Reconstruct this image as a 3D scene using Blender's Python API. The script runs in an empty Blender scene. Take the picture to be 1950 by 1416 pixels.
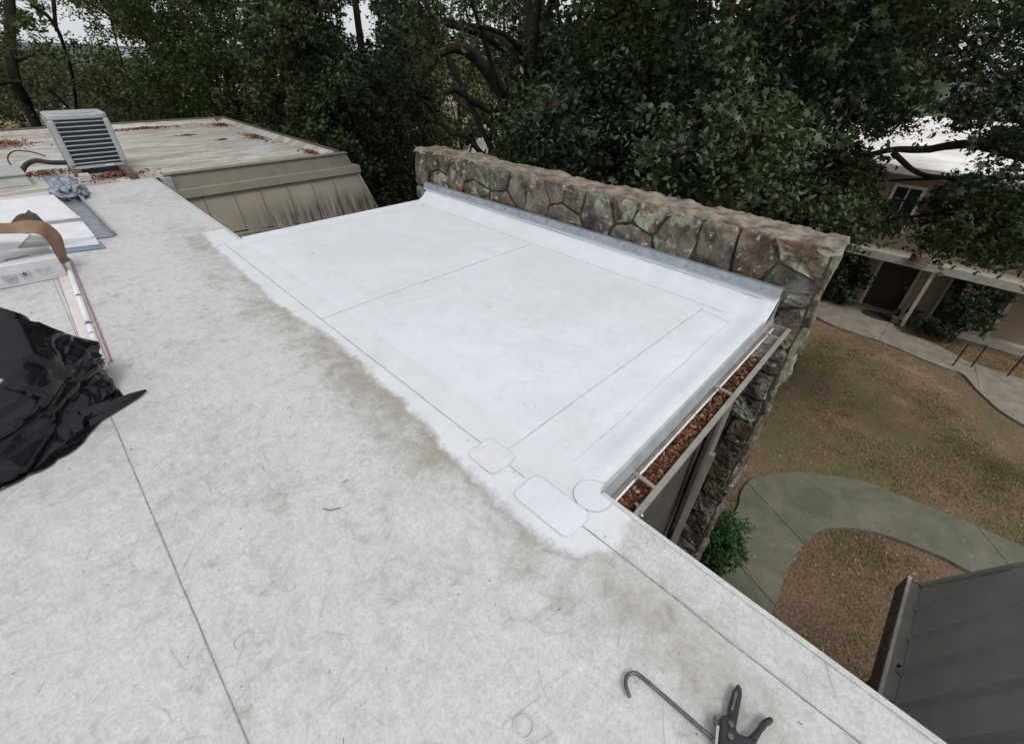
import bpy, math, random
import numpy as np
from mathutils import Vector, Matrix, noise as mnoise
random.seed(7); rng = np.random.default_rng(11)
S = bpy.context.scene; C = S.collection
rad = math.radians
# ------------------------------------------------------------------ camera
RM = Matrix(((0.70254198, 0.40292946, -0.58658556), (-0.71125968, 0.42458905, -0.56020872), (0.0233332, 0.8107848, 0.58487911)))
CAM = Vector((0, 0, 1.6)); FPX = 842.0; CX, CY = 975.0, 708.0
cd = bpy.data.cameras.new('camera'); cam = bpy.data.objects.new('camera', cd); C.objects.link(cam)
cam.matrix_world = Matrix.Translation(CAM) @ RM.to_4x4()
cd.sensor_width = 36; cd.lens = FPX / 1950 * 36; cd.clip_start = .05; cd.clip_end = 3000
S.camera = cam
# ------------------------------------------------------------------ world, sun, exposure
SUN_EL, SUN_AZ = rad(58), rad(200)
w = bpy.data.worlds.new('World'); S.world = w; w.use_nodes = True
nt = w.node_tree; nt.nodes.clear()
sky = nt.nodes.new('ShaderNodeTexSky'); sky.sky_type = 'NISHITA'; sky.sun_disc = False
sky.sun_elevation = SUN_EL; sky.sun_rotation = SUN_AZ; sky.dust_density = 4; sky.air_density = 1.2
hs = nt.nodes.new('ShaderNodeHueSaturation'); hs.inputs['Saturation'].default_value = .28
hs.inputs['Value'].default_value = 1.0
bg = nt.nodes.new('ShaderNodeBackground'); bg.inputs['Strength'].default_value = .13
wo = nt.nodes.new('ShaderNodeOutputWorld')
ov = nt.nodes.new('ShaderNodeMix'); ov.data_type = 'RGBA'; ov.inputs[0].default_value = .8; ov.inputs[7].default_value = (4.95, 5.12, 5.3, 1)   # cloud cover
nt.links.new(sky.outputs[0], hs.inputs['Color']); nt.links.new(hs.outputs[0], ov.inputs[6]); nt.links.new(ov.outputs[2], bg.inputs['Color']); nt.links.new(bg.outputs[0], wo.inputs[0])
sl = bpy.data.lights.new('sun', 'SUN'); sl.energy = 1.15; sl.angle = rad(18); sl.color = (1, .97, .93)
so = bpy.data.objects.new('sun', sl); C.objects.link(so)
# nishita rotation 0 = +Y, clockwise seen from above
sd = Vector((math.sin(SUN_AZ) * math.cos(SUN_EL), math.cos(SUN_AZ) * math.cos(SUN_EL), math.sin(SUN_EL)))
so.rotation_euler = sd.to_track_quat('Z', 'Y').to_euler()
vs = S.view_settings; S.display_settings.display_device = 'sRGB'
vs.view_transform = 'Standard'; vs.look = 'None'; vs.exposure = 0.33; vs.gamma = 1; vs.use_curve_mapping = False
# ------------------------------------------------------------------ picture points to places
def ray(px, py): return (RM @ Vector(((px - CX) / FPX, -(py - CY) / FPX, -1))).normalized()
def at(px, py, z=0.0):
    r = ray(px, py); return CAM + r * ((z - CAM.z) / r.z)
def aty(px, py, y): r = ray(px, py); return CAM + r * (y / r.y)
def atx(px, py, x): r = ray(px, py); return CAM + r * (x / r.x)
def ad(px, py, d): r = ray(px, py); return CAM + r * (d / math.hypot(r.x, r.y))
def pix(p):
    v = RM.transposed() @ (Vector(p) - CAM)
    if v.z >= -.01: return (-9999, -9999)
    return (CX + FPX * v.x / -v.z, CY - FPX * v.y / -v.z)
G = -6.2
# ------------------------------------------------------------------ materials
def newmat(name):
    m = bpy.data.materials.new(name); m.use_nodes = True
    return m, m.node_tree, m.node_tree.nodes['Principled BSDF']
def N(t, typ, **k):
    n = t.nodes.new(typ)
    for a, b in k.items():
        if a in ('operation', 'blend_type', 'data_type', 'attribute_name', 'feature', 'noise_dimensions', 'bands_direction', 'wave_type', 'distance', 'clamp', 'use_clamp'): setattr(n, a, b)
        else:
            n.inputs[int(a[1:]) if a[0] == 'i' and a[1:].isdigit() else a.replace('_', ' ')].default_value = b
    return n
def L(t, a, b): t.links.new(a, b)
def math_(t, op, a, b=None, c=None, clamp=False):
    n = t.nodes.new('ShaderNodeMath'); n.operation = op; n.use_clamp = clamp
    for i, v in enumerate((a, b, c)):
        if v is None: continue
        if isinstance(v, (int, float)): n.inputs[i].default_value = v
        else: L(t, v, n.inputs[i])
    return n.outputs[0]
def mix(t, f, a, b, bt='MIX'):
    n = t.nodes.new('ShaderNodeMix'); n.data_type = 'RGBA'; n.blend_type = bt
    for s, v in ((n.inputs[0], f), (n.inputs[6], a), (n.inputs[7], b)):
        if isinstance(v, (int, float)): s.default_value = v
        elif isinstance(v, tuple): s.default_value = v + ((1,) if len(v) == 3 else ())
        else: L(t, v, s)
    return n.outputs[2]
def ramp(t, f, stops):
    n = t.nodes.new('ShaderNodeValToRGB'); e = n.color_ramp.elements
    while len(e) < len(stops): e.new(.5)
    for el, (p, c) in zip(e, stops): el.position = p; el.color = (c if len(c) == 4 else c + (1,)) if isinstance(c, tuple) else (c, c, c, 1)
    L(t, f, n.inputs[0]); return n.outputs[0]
def pos(t, scale=(1, 1, 1), rot=0):
    g = t.nodes.new('ShaderNodeNewGeometry'); m = t.nodes.new('ShaderNodeMapping')
    m.inputs['Scale'].default_value = scale; m.inputs['Rotation'].default_value = (0, 0, rot)
    L(t, g.outputs['Position'], m.inputs['Vector']); return m.outputs[0]
def nz(t, vec, scale, detail=6, rough=.55, dist=0):
    n = t.nodes.new('ShaderNodeTexNoise'); n.inputs['Scale'].default_value = scale; n.inputs['Detail'].default_value = detail
    n.inputs['Roughness'].default_value = rough; n.inputs['Distortion'].default_value = dist
    L(t, vec, n.inputs['Vector']); return n.outputs['Fac']
def bump(t, b, h, strength=.3, dist=.01):
    n = t.nodes.new('ShaderNodeBump'); n.inputs['Strength'].default_value = strength; n.inputs['Distance'].default_value = dist
    L(t, h, n.inputs['Height']); L(t, n.outputs[0], b.inputs['Normal'])
def simple(name, c1, c2=None, scale=6, rough=.6, metal=0, bmp=0, bs=40, spec=.5, stretch=(1, 1, 1), lo=.35, hi=.65):
    m, t, b = newmat(name); c2 = c2 or tuple(min(1, x * 1.25) for x in c1)
    p = pos(t, stretch); f = nz(t, p, scale, 8, .6)
    L(t, ramp(t, f, [(lo, c1), (hi, c2)]), b.inputs['Base Color'])
    b.inputs['Roughness'].default_value = rough; b.inputs['Metallic'].default_value = metal
    b.inputs['Specular IOR Level'].default_value = spec
    if bmp: bump(t, b, nz(t, p, bs, 5), bmp, .006)
    return m
def roof_mat(name, old=True, far=False):
    m, t, b = newmat(name)
    p = pos(t)
    big = nz(t, p, .8, 4, .6, .3); med = nz(t, p, 3.6, 9, .72, .9); sm = nz(t, p, 13, 8, .75, .45); fine = nz(t, p, 55, 5, .75, .6)
    fib = nz(t, pos(t, (1, 2.6, 1), .9), 11, 8, .76, .9); fib2 = nz(t, pos(t, (2.8, 1, 1), .5), 8, 8, .76, 1.2)
    def wob_(x, k): return math_(t, 'MULTIPLY', math_(t, 'SUBTRACT', x, .5), k)
    if not old:
        c = ramp(t, med, [(.34, (.585, .62, .655)), (.62, (.655, .685, .72))])
        c = mix(t, math_(t, 'MULTIPLY', ramp(t, big, [(.42, 0.0), (.66, 1.0)]), .6), c, (.625, .62, .65))
        sc = ramp(t, math_(t, 'ADD', math_(t, 'MULTIPLY', fib, .6), math_(t, 'MULTIPLY', big, .4)), [(.50, 0.0), (.64, 1.0)])
        c = mix(t, math_(t, 'MULTIPLY', sc, .5), c, (.50, .51, .53))
        sp = ramp(t, nz(t, p, 42, 3, .6), [(.70, 0.0), (.75, 1.0)]); c = mix(t, math_(t, 'MULTIPLY', sp, .5), c, (.33, .33, .34))
        L(t, c, b.inputs['Base Color'])
    else:
        sx = t.nodes.new('ShaderNodeSeparateXYZ'); g = t.nodes.new('ShaderNodeNewGeometry'); L(t, g.outputs['Position'], sx.inputs[0])
        f_ = math_(t, 'ADD', math_(t, 'MULTIPLY', fib, .5), math_(t, 'MULTIPLY', fib2, .5))
        base = ramp(t, f_, [(.34, (.425, .425, .425)), (.48, (.535, .538, .543)), (.62, (.615, .62, .63))])
        base = mix(t, math_(t, 'MULTIPLY', ramp(t, fine, [(.38, 1.0), (.54, 0.0)]), .38), base, (.37, .36, .34))
        base = mix(t, math_(t, 'MULTIPLY', ramp(t, nz(t, p, 110, 3, .6), [(.40, 1.0), (.50, 0.0)]), .22), base, (.33, .32, .30))
        # grime where water ponds along the tie-in to the small roof
        d = math_(t, 'SUBTRACT', math_(t, 'ADD', sx.outputs[0], wob_(med, .32)), .90)
        band = math_(t, 'MULTIPLY_ADD', math_(t, 'ABSOLUTE', d), -3.6, 1.0, clamp=True)
        by = math_(t, 'MULTIPLY', math_(t, 'MULTIPLY_ADD', sx.outputs[1], 1.1, .55, clamp=True), math_(t, 'MULTIPLY_ADD', sx.outputs[1], -.6, 3.9, clamp=True))
        blot = ramp(t, math_(t, 'ADD', math_(t, 'MULTIPLY', big, .45), math_(t, 'MULTIPLY', med, .55)), [(.44, 0.0), (.64, 1.0)])
        lvl = math_(t, 'ADD', math_(t, 'MULTIPLY', math_(t, 'MULTIPLY', math_(t, 'MULTIPLY', band, by), ramp(t, nz(t, p, 1.7, 5, .65), [(.38, .25), (.58, 1.0)])), .95), math_(t, 'MULTIPLY', blot, .50))
        if far: lvl = math_(t, 'ADD', math_(t, 'MULTIPLY', ramp(t, nz(t, pos(t, (.7, 2.4, 1), .06), 1.3, 9, .75, .8), [(.42, 0.0), (.60, 1.0)]), 1.0), .12)
        tex = math_(t, 'ADD', math_(t, 'MULTIPLY', sm, .5), math_(t, 'MULTIPLY', fib, .5))
        gr = ramp(t, math_(t, 'ADD', lvl, wob_(tex, 3.2)), [(.10, 0.0), (.5, .40), (1.05, .8)])
        c = mix(t, gr, base, (.275, .25, .205) if not far else (.27, .215, .14))
        sm2 = math_(t, 'MULTIPLY', ramp(t, sm, [(.60, 0.0), (.70, 1.0)]), .35); c = mix(t, sm2, c, (.30, .265, .22))
        speck = ramp(t, nz(t, p, 150, 2, .5), [(.70, 0.0), (.76, 1.0)])
        c = mix(t, math_(t, 'MULTIPLY', speck, .5), c, (.2, .18, .16))
        a = t.nodes.new('ShaderNodeAttribute'); a.attribute_name = 'clean'
        cl = ramp(t, med, [(.3, (.56, .585, .61)), (.6, (.63, .655, .685))])
        edge = math_(t, 'ADD', a.outputs['Fac'], math_(t, 'ADD', wob_(sm, .9), wob_(med, 1.1)))
        rim = math_(t, 'MULTIPLY', ramp(t, edge, [(.12, 0.0), (.30, 1.0), (.44, .0)]), .25)
        c = mix(t, math_(t, 'MULTIPLY', rim, math_(t, 'MULTIPLY', tex, 1.6), clamp=True), c, (.22, .19, .14))
        c = mix(t, ramp(t, edge, [(.34, 0.0), (.62, 1.0)]), c, cl)
        L(t, c, b.inputs['Base Color'])
    b.inputs['Roughness'].default_value = .62; b.inputs['Specular IOR Level'].default_value = .3
    bump(t, b, math_(t, 'ADD', math_(t, 'MULTIPLY', fine, .5), math_(t, 'MULTIPLY', sm, 1.0)), .25, .008)
    return m
M = {}
M['old'] = roof_mat('weathered_membrane'); M['farroof'] = roof_mat('stained_membrane', far=True); M['new'] = roof_mat('clean_membrane', old=False)
M['seam'] = simple('seam_dirt', (.20, .195, .19), (.34, .335, .33), 30, .8)
M['seam_light'] = simple('seam_faint', (.46, .47, .49), (.63, .65, .68), 14, .8)
M['seam_mid'] = simple('seam_dirt_mid', (.32, .325, .33), (.50, .51, .53), 14, .8)  # mid-grey dirt line along the lapped seams
M['scuff'] = simple('scuff_mark', (.38, .36, .33), (.47, .455, .43), 9, .8)
M['scuff_light'] = simple('scuff_pale', (.44, .455, .475), (.53, .545, .565), 9, .8)
M['patch'] = simple('patch_membrane', (.58, .585, .605), (.65, .655, .675), 20, .6)
M['beige_metal'] = simple('beige_metal', (.18, .163, .133), (.235, .213, .175), 5, .5, bmp=.05)
M['grey_metal'] = simple('grey_metal', (.42, .42, .412), (.50, .50, .49), 3, .4, bmp=.03)
M['edge_metal'] = simple('edge_metal', (.36, .375, .39), (.48, .50, .52), 8, .42, metal=.25)
M['galv'] = simple('galvanised', (.24, .27, .31), (.36, .40, .44), 14, .4, metal=.55, bmp=.1)
M['gutter'] = simple('gutter_paint', (.17, .145, .12), (.36, .32, .28), 16, .65, bmp=.1)
M['fascia_brown'] = simple('fascia_brown', (.085, .065, .055), (.16, .125, .105), 12, .6)
M['wall_dark'] = simple('wall_paint', (.085, .077, .065), (.115, .104, .088), 4, .7)
M['trim'] = simple('trim_paint', (.20, .19, .17), (.26, .245, .22), 9, .6)
M['dark'] = simple('recess_shade', (.012, .011, .010), (.02, .018, .016), 5, .9)  # near-black colour standing in for the shade of unlit depth
M['bark'] = simple('bark', (.018, .015, .012), (.055, .045, .036), 9, .9, bmp=.9, bs=14, stretch=(1, 1, .3), spec=.2)
M['bark_light'] = simple('bark_light', (.07, .055, .045), (.21, .17, .14), 9, .9, bmp=.8, bs=14, stretch=(1, 1, .4), spec=.2)
M['white_paint'] = simple('white_paint', (.60, .57, .53), (.74, .71, .67), 6, .6)
M['cream_trim'] = simple('cream_trim', (.42, .385, .33), (.55, .51, .45), 6, .6)
M['glass'] = simple('window_glass', (.015, .018, .02), (.03, .034, .038), 2, .08, spec=.9)
M['door'] = simple('door_paint', (.022, .014, .011), (.035, .022, .018), 4, .6)
M['mat_rubber'] = simple('mat_rubber', (.02, .017, .015), (.035, .03, .027), 30, .9)
M['steel_dark'] = simple('dark_steel', (.02, .018, .017), (.05, .045, .04), 20, .5, metal=.4)
def conc():
    m, t, b = newmat('path_concrete'); p = pos(t)
    c = ramp(t, nz(t, p, 1.3, 8, .68, .5), [(.34, (.098, .105, .072)), (.5, (.145, .145, .105)), (.66, (.20, .185, .145))])
    c = mix(t, ramp(t, nz(t, pos(t, (1, 5, 1), .5), 3, 8, .75, 1.5), [(.60, 0.0), (.72, .5)]), c, (.30, .28, .235))
    c = mix(t, ramp(t, nz(t, p, 30, 5, .7), [(.36, .5), (.5, 0.0)]), c, (.075, .078, .06))
    c = mix(t, ramp(t, nz(t, p, 7, 3, .5), [(.70, 0.0), (.73, .6)]), c, (.40, .36, .26))
    L(t, c, b.inputs['Base Color']); b.inputs['Roughness'].default_value = .9; bump(t, b, nz(t, p, 60, 4), .3, .006); return m
M['concrete'] = conc()
M['concrete_light'] = simple('pale_concrete', (.20, .17, .135), (.30, .265, .22), 3.0, .85, bmp=.2, bs=60)
M['pvc'] = simple('white_plastic', (.66, .67, .70), (.78, .79, .82), 5, .4)
M['black_plastic'] = simple('black_plastic', (.012, .012, .014), (.022, .022, .025), 15, .38)
M['rod'] = simple('rod_steel', (.09, .09, .09), (.16, .16, .155), 25, .4, metal=.7)
M['cardboard'] = simple('cardboard', (.17, .105, .065), (.25, .165, .105), 6, .8)
M['carton_white'] = simple('carton_white', (.60, .60, .63), (.70, .70, .73), 6, .6)
M['carton_grey'] = simple('carton_side', (.52, .52, .56), (.60, .60, .64), 6, .6)
M['ink'] = simple('printed_ink', (.05, .05, .06), (.12, .12, .13), 40, .7)
M['ink_faint'] = simple('faint_ink', (.28, .28, .30), (.4, .4, .42), 40, .7)
M['ac_metal'] = simple('condenser_paint', (.30, .32, .34), (.38, .40, .42), 4, .42)
M['ac_dark'] = simple('condenser_coil', (.018, .019, .022), (.035, .037, .042), 30, .6)
M['rubber_hose'] = simple('hose_foam', (.012, .012, .014), (.03, .03, .033), 20, .7)
M['timber'] = simple('weathered_timber', (.05, .038, .03), (.15, .12, .09), 12, .85, bmp=.4)
M['block'] = simple('concrete_block', (.38, .36, .34), (.5, .48, .46), 20, .85, bmp=.3)
M['hatch'] = simple('hatch_grey', (.30, .305, .29), (.37, .375, .36), 6, .6)
M['pink'] = simple('pink_liner', (.58, .50, .48), (.66, .60, .585), 7, .5)
M['red'] = simple('red_edge', (.26, .12, .11), (.40, .22, .20), 12, .5)
M['blue_film'] = simple('blue_edge', (.10, .13, .22), (.2, .24, .34), 20, .4)
M['mortar'] = simple('mortar', (.035, .03, .025), (.10, .088, .075), 14, .95, bmp=.8, bs=30)
M['cap'] = simple('wall_cap', (.10, .082, .065), (.27, .22, .17), 7, .95, bmp=1.0, bs=26, lo=.38, hi=.6)
M['field'] = simple('dry_field', (.22, .16, .09), (.32, .24, .14), .2, .9)
M['roof_shingle'] = simple('dark_shingle', (.03, .032, .032), (.05, .052, .052), 3, .8)
M['roof_pink'] = simple('pinkish_tiles', (.17, .12, .11), (.30, .235, .22), 1.4, .8, bmp=.3)
M['pot'] = simple('pot_clay', (.13, .085, .07), (.19, .13, .11), 12, .8)
M['hub'] = simple('pot_white', (.5, .5, .48), (.6, .6, .58), 12, .6)

def stone_material():
    m, t, b = newmat('rubble_stone'); oi = t.nodes.new('ShaderNodeObjectInfo'); r = oi.outputs['Random']
    base = ramp(t, r, [(0, (.13, .105, .082)), (.16, (.21, .135, .08)), (.30, (.13, .115, .10)), (.44, (.25, .205, .15)), (.58, (.16, .148, .13)), (.72, (.19, .125, .085)), (.86, (.28, .27, .205)), (1, (.11, .098, .085))])
    p = pos(t); n1 = nz(t, p, 7, 8, .65); n2 = nz(t, p, 30, 5, .6)
    c = mix(t, ramp(t, n1, [(.38, 0.0), (.6, .85)]), base, (.042, .034, .03))
    c = mix(t, ramp(t, nz(t, pos(t, (1, 1, .4)), 11, 6, .6), [(.52, 0.0), (.70, .6)]), c, (.28, .18, .11))
    lich = math_(t, 'MULTIPLY', ramp(t, nz(t, p, 5.5, 3, .5), [(.50, 0.0), (.58, 1.0)]), ramp(t, n2, [(.36, .4), (.5, 1.0)]))
    hi = math_(t, 'GREATER_THAN', math_(t, 'FRACT', math_(t, 'MULTIPLY', r, 7.3)), .66)
    lz = math_(t, 'MULTIPLY', math_(t, 'MULTIPLY', lich, .85), math_(t, 'MULTIPLY_ADD', hi, .65, .35))
    c = mix(t, lz, c, (.36, .375, .285))
    c = mix(t, math_(t, 'MULTIPLY', ramp(t, nz(t, p, 15, 3, .5), [(.64, 0.0), (.68, 1.0)]), .8), c, (.5, .47, .43))
    L(t, c, b.inputs['Base Color']); b.inputs['Roughness'].default_value = .9
    bump(t, b, math_(t, 'ADD', n1, math_(t, 'MULTIPLY', n2, .9)), 1.0, .035); return m
M['stone'] = stone_material()
def mansard_mat():
    m, t, b = newmat('mansard_beige'); p = pos(t); g = t.nodes.new('ShaderNodeNewGeometry'); s = t.nodes.new('ShaderNodeSeparateXYZ'); L(t, g.outputs['Position'], s.inputs[0])
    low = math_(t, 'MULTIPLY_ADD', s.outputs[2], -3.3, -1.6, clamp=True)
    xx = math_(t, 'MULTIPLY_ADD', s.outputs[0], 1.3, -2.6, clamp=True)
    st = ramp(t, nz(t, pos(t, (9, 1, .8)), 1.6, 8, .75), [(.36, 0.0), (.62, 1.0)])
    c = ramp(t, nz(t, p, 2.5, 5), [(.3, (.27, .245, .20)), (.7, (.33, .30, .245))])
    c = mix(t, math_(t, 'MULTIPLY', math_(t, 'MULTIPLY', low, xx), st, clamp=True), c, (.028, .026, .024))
    L(t, c, b.inputs['Base Color']); b.inputs['Roughness'].default_value = .55; return m
M['mansard'] = mansard_mat()
def ground_mat():
    m, t, b = newmat('dry_lawn'); p = pos(t)
    n1 = nz(t, p, .55, 5, .6, .4); n2 = nz(t, p, 3.2, 8, .7, .5); n3 = nz(t, p, 24, 6, .75)
    mixn = math_(t, 'ADD', math_(t, 'ADD', math_(t, 'MULTIPLY', n1, .45), math_(t, 'MULTIPLY', n2, .35)), math_(t, 'MULTIPLY', nz(t, p, 9, 6, .7, 1.0), .2))
    c = ramp(t, mixn, [(.35, (.085, .095, .032)), (.43, (.15, .145, .055)), (.49, (.20, .135, .08)), (.56, (.28, .185, .12)), (.66, (.46, .33, .23))])
    c = mix(t, ramp(t, n3, [(.35, .7), (.58, 0.0)]), c, (.075, .055, .035))
    c = mix(t, math_(t, 'MULTIPLY', ramp(t, n3, [(.6, 0.0), (.72, 1.0)]), .55), c, (.26, .20, .13))
    sp_ = t.nodes.new('ShaderNodeSeparateXYZ'); L(t, p, sp_.inputs[0])
    bed = math_(t, 'MULTIPLY', math_(t, 'MULTIPLY_ADD', sp_.outputs[1], -3.0, -1.6, clamp=True), math_(t, 'MULTIPLY_ADD', sp_.outputs[0], -1.0, 10.2, clamp=True))
    c = mix(t, math_(t, 'MULTIPLY', bed, ramp(t, n2, [(.3, .45), (.6, .95)])), c, ramp(t, n3, [(.3, (.075, .045, .03)), (.5, (.19, .115, .08)), (.7, (.33, .22, .16))]))
    s = t.nodes.new('ShaderNodeVectorMath'); s.operation = 'LENGTH'; L(t, p, s.inputs[0])
    c = mix(t, ramp(t, math_(t, 'MULTIPLY', s.outputs['Value'], .01), [(.22, 0.0), (.45, 1.0)]), c, (.05, .06, .03))
    L(t, c, b.inputs['Base Color']); b.inputs['Roughness'].default_value = .95
    bump(t, b, math_(t, 'ADD', n3, n2), .9, .03); return m
M['lawn'] = ground_mat()
def brick_mat():
    m, t, b = newmat('tan_brick'); g = t.nodes.new('ShaderNodeNewGeometry'); s = t.nodes.new('ShaderNodeSeparateXYZ'); L(t, g.outputs['Position'], s.inputs[0])
    cb = t.nodes.new('ShaderNodeCombineXYZ'); L(t, math_(t, 'ADD', s.outputs[1], s.outputs[0]), cb.inputs[0]); L(t, s.outputs[2], cb.inputs[1])
    k = t.nodes.new('ShaderNodeTexBrick'); k.inputs['Scale'].default_value = 1; k.inputs['Brick Width'].default_value = .21; k.inputs['Row Height'].default_value = .075
    k.inputs['Mortar Size'].default_value = .008; k.inputs['Color1'].default_value = (.40, .31, .225, 1); k.inputs['Color2'].default_value = (.33, .25, .18, 1); k.inputs['Mortar'].default_value = (.30, .26, .21, 1)
    L(t, cb.outputs[0], k.inputs['Vector']); c = mix(t, nz(t, pos(t), 1.6, 6), k.outputs['Color'], (.29, .22, .16))
    L(t, c, b.inputs['Base Color']); b.inputs['Roughness'].default_value = .9; return m
M['brick'] = brick_mat()
def leaf_mat(name, stops, rough=.5, trans=.25, spec=.35):
    m, t, b = newmat(name); a = t.nodes.new('ShaderNodeAttribute'); a.attribute_name = 'tone'
    c = ramp(t, a.outputs['Fac'], stops)
    if name in ('leaf_dark', 'leaf_mid'): c = mix(t, ramp(t, nz(t, pos(t), .5, 3, .6), [(.40, 0.0), (.6, .65)]), c, mix(t, .75, c, (.085, .10, .03)))
    L(t, c, b.inputs['Base Color'])
    b.inputs['Roughness'].default_value = rough; b.inputs['Specular IOR Level'].default_value = spec
    if trans:
        tr = t.nodes.new('ShaderNodeBsdfTranslucent'); ms = t.nodes.new('ShaderNodeMixShader'); ms.inputs[0].default_value = trans
        L(t, mix(t, .5, c, (.10, .14, .02)), tr.inputs['Color']); o = t.nodes['Material Output']
        L(t, b.outputs[0], ms.inputs[1]); L(t, tr.outputs[0], ms.inputs[2]); L(t, ms.outputs[0], o.inputs['Surface'])
    return m
M['leaf_dark'] = leaf_mat('leaf_dark', [(0, (.012, .022, .012)), (.35, (.028, .048, .026)), (.65, (.056, .088, .050)), (.88, (.11, .145, .09)), (.97, (.14, .13, .03)), (1, (.2, .07, .04))], trans=.12)
M['leaf_mid'] = leaf_mat('leaf_mid', [(0, (.026, .045, .014)), (.5, (.05, .078, .022)), (.85, (.085, .112, .03)), (.96, (.13, .13, .035)), (1, (.16, .10, .04))])
M['leaf_olive'] = leaf_mat('leaf_olive', [(0, (.045, .06, .016)), (.5, (.085, .11, .026)), (.85, (.13, .155, .035)), (1, (.17, .16, .06))])
M['leaf_brown'] = leaf_mat('leaf_brown', [(0, (.035, .04, .018)), (.5, (.062, .066, .030)), (.85, (.09, .085, .042)), (1, (.13, .09, .06))])
M['leaf_shrub'] = leaf_mat('leaf_shrub', [(0, (.02, .06, .012)), (.5, (.04, .115, .024)), (1, (.08, .17, .05))], trans=.2)
M['litter'] = leaf_mat('leaf_litter', [(0, (.05, .018, .010)), (.35, (.14, .052, .024)), (.65, (.25, .11, .058)), (.88, (.42, .25, .165)), (.97, (.55, .42, .34)), (1, (.7, .6, .5))], .8, 0)
M['straw'] = leaf_mat('dry_grass', [(0, (.10, .105, .035)), (.3, (.17, .15, .06)), (.5, (.24, .16, .095)), (.85, (.34, .24, .15)), (1, (.5, .4, .3))], .9, .1)
M['pale_leaf'] = leaf_mat('pale_dead_leaf', [(0, (.16, .10, .065)), (.6, (.34, .25, .18)), (1, (.52, .45, .37))], .9, 0)
M['needle'] = leaf_mat('twig_brown', [(0, (.05, .03, .02)), (1, (.2, .13, .09))], .9, 0)
def bag_mat():
    m, t, b = newmat('black_polythene'); b.inputs['Base Color'].default_value = (.006, .0065, .009, 1)
    b.inputs['Roughness'].default_value = .15; b.inputs['Specular IOR Level'].default_value = .4
    bump(t, b, nz(t, pos(t, (1, 2.5, 2.5)), 6, 4, .5, 1.5), .14, .02); return m
M['bag'] = bag_mat()
def film_mat():
    m, t, b = newmat('blue_grey_film'); L(t, ramp(t, nz(t, pos(t), 16, 5, .6, 1), [(.35, (.05, .06, .10)), (.65, (.34, .37, .44))]), b.inputs['Base Color'])
    b.inputs['Roughness'].default_value = .25; return m
M['film'] = film_mat()
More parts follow.
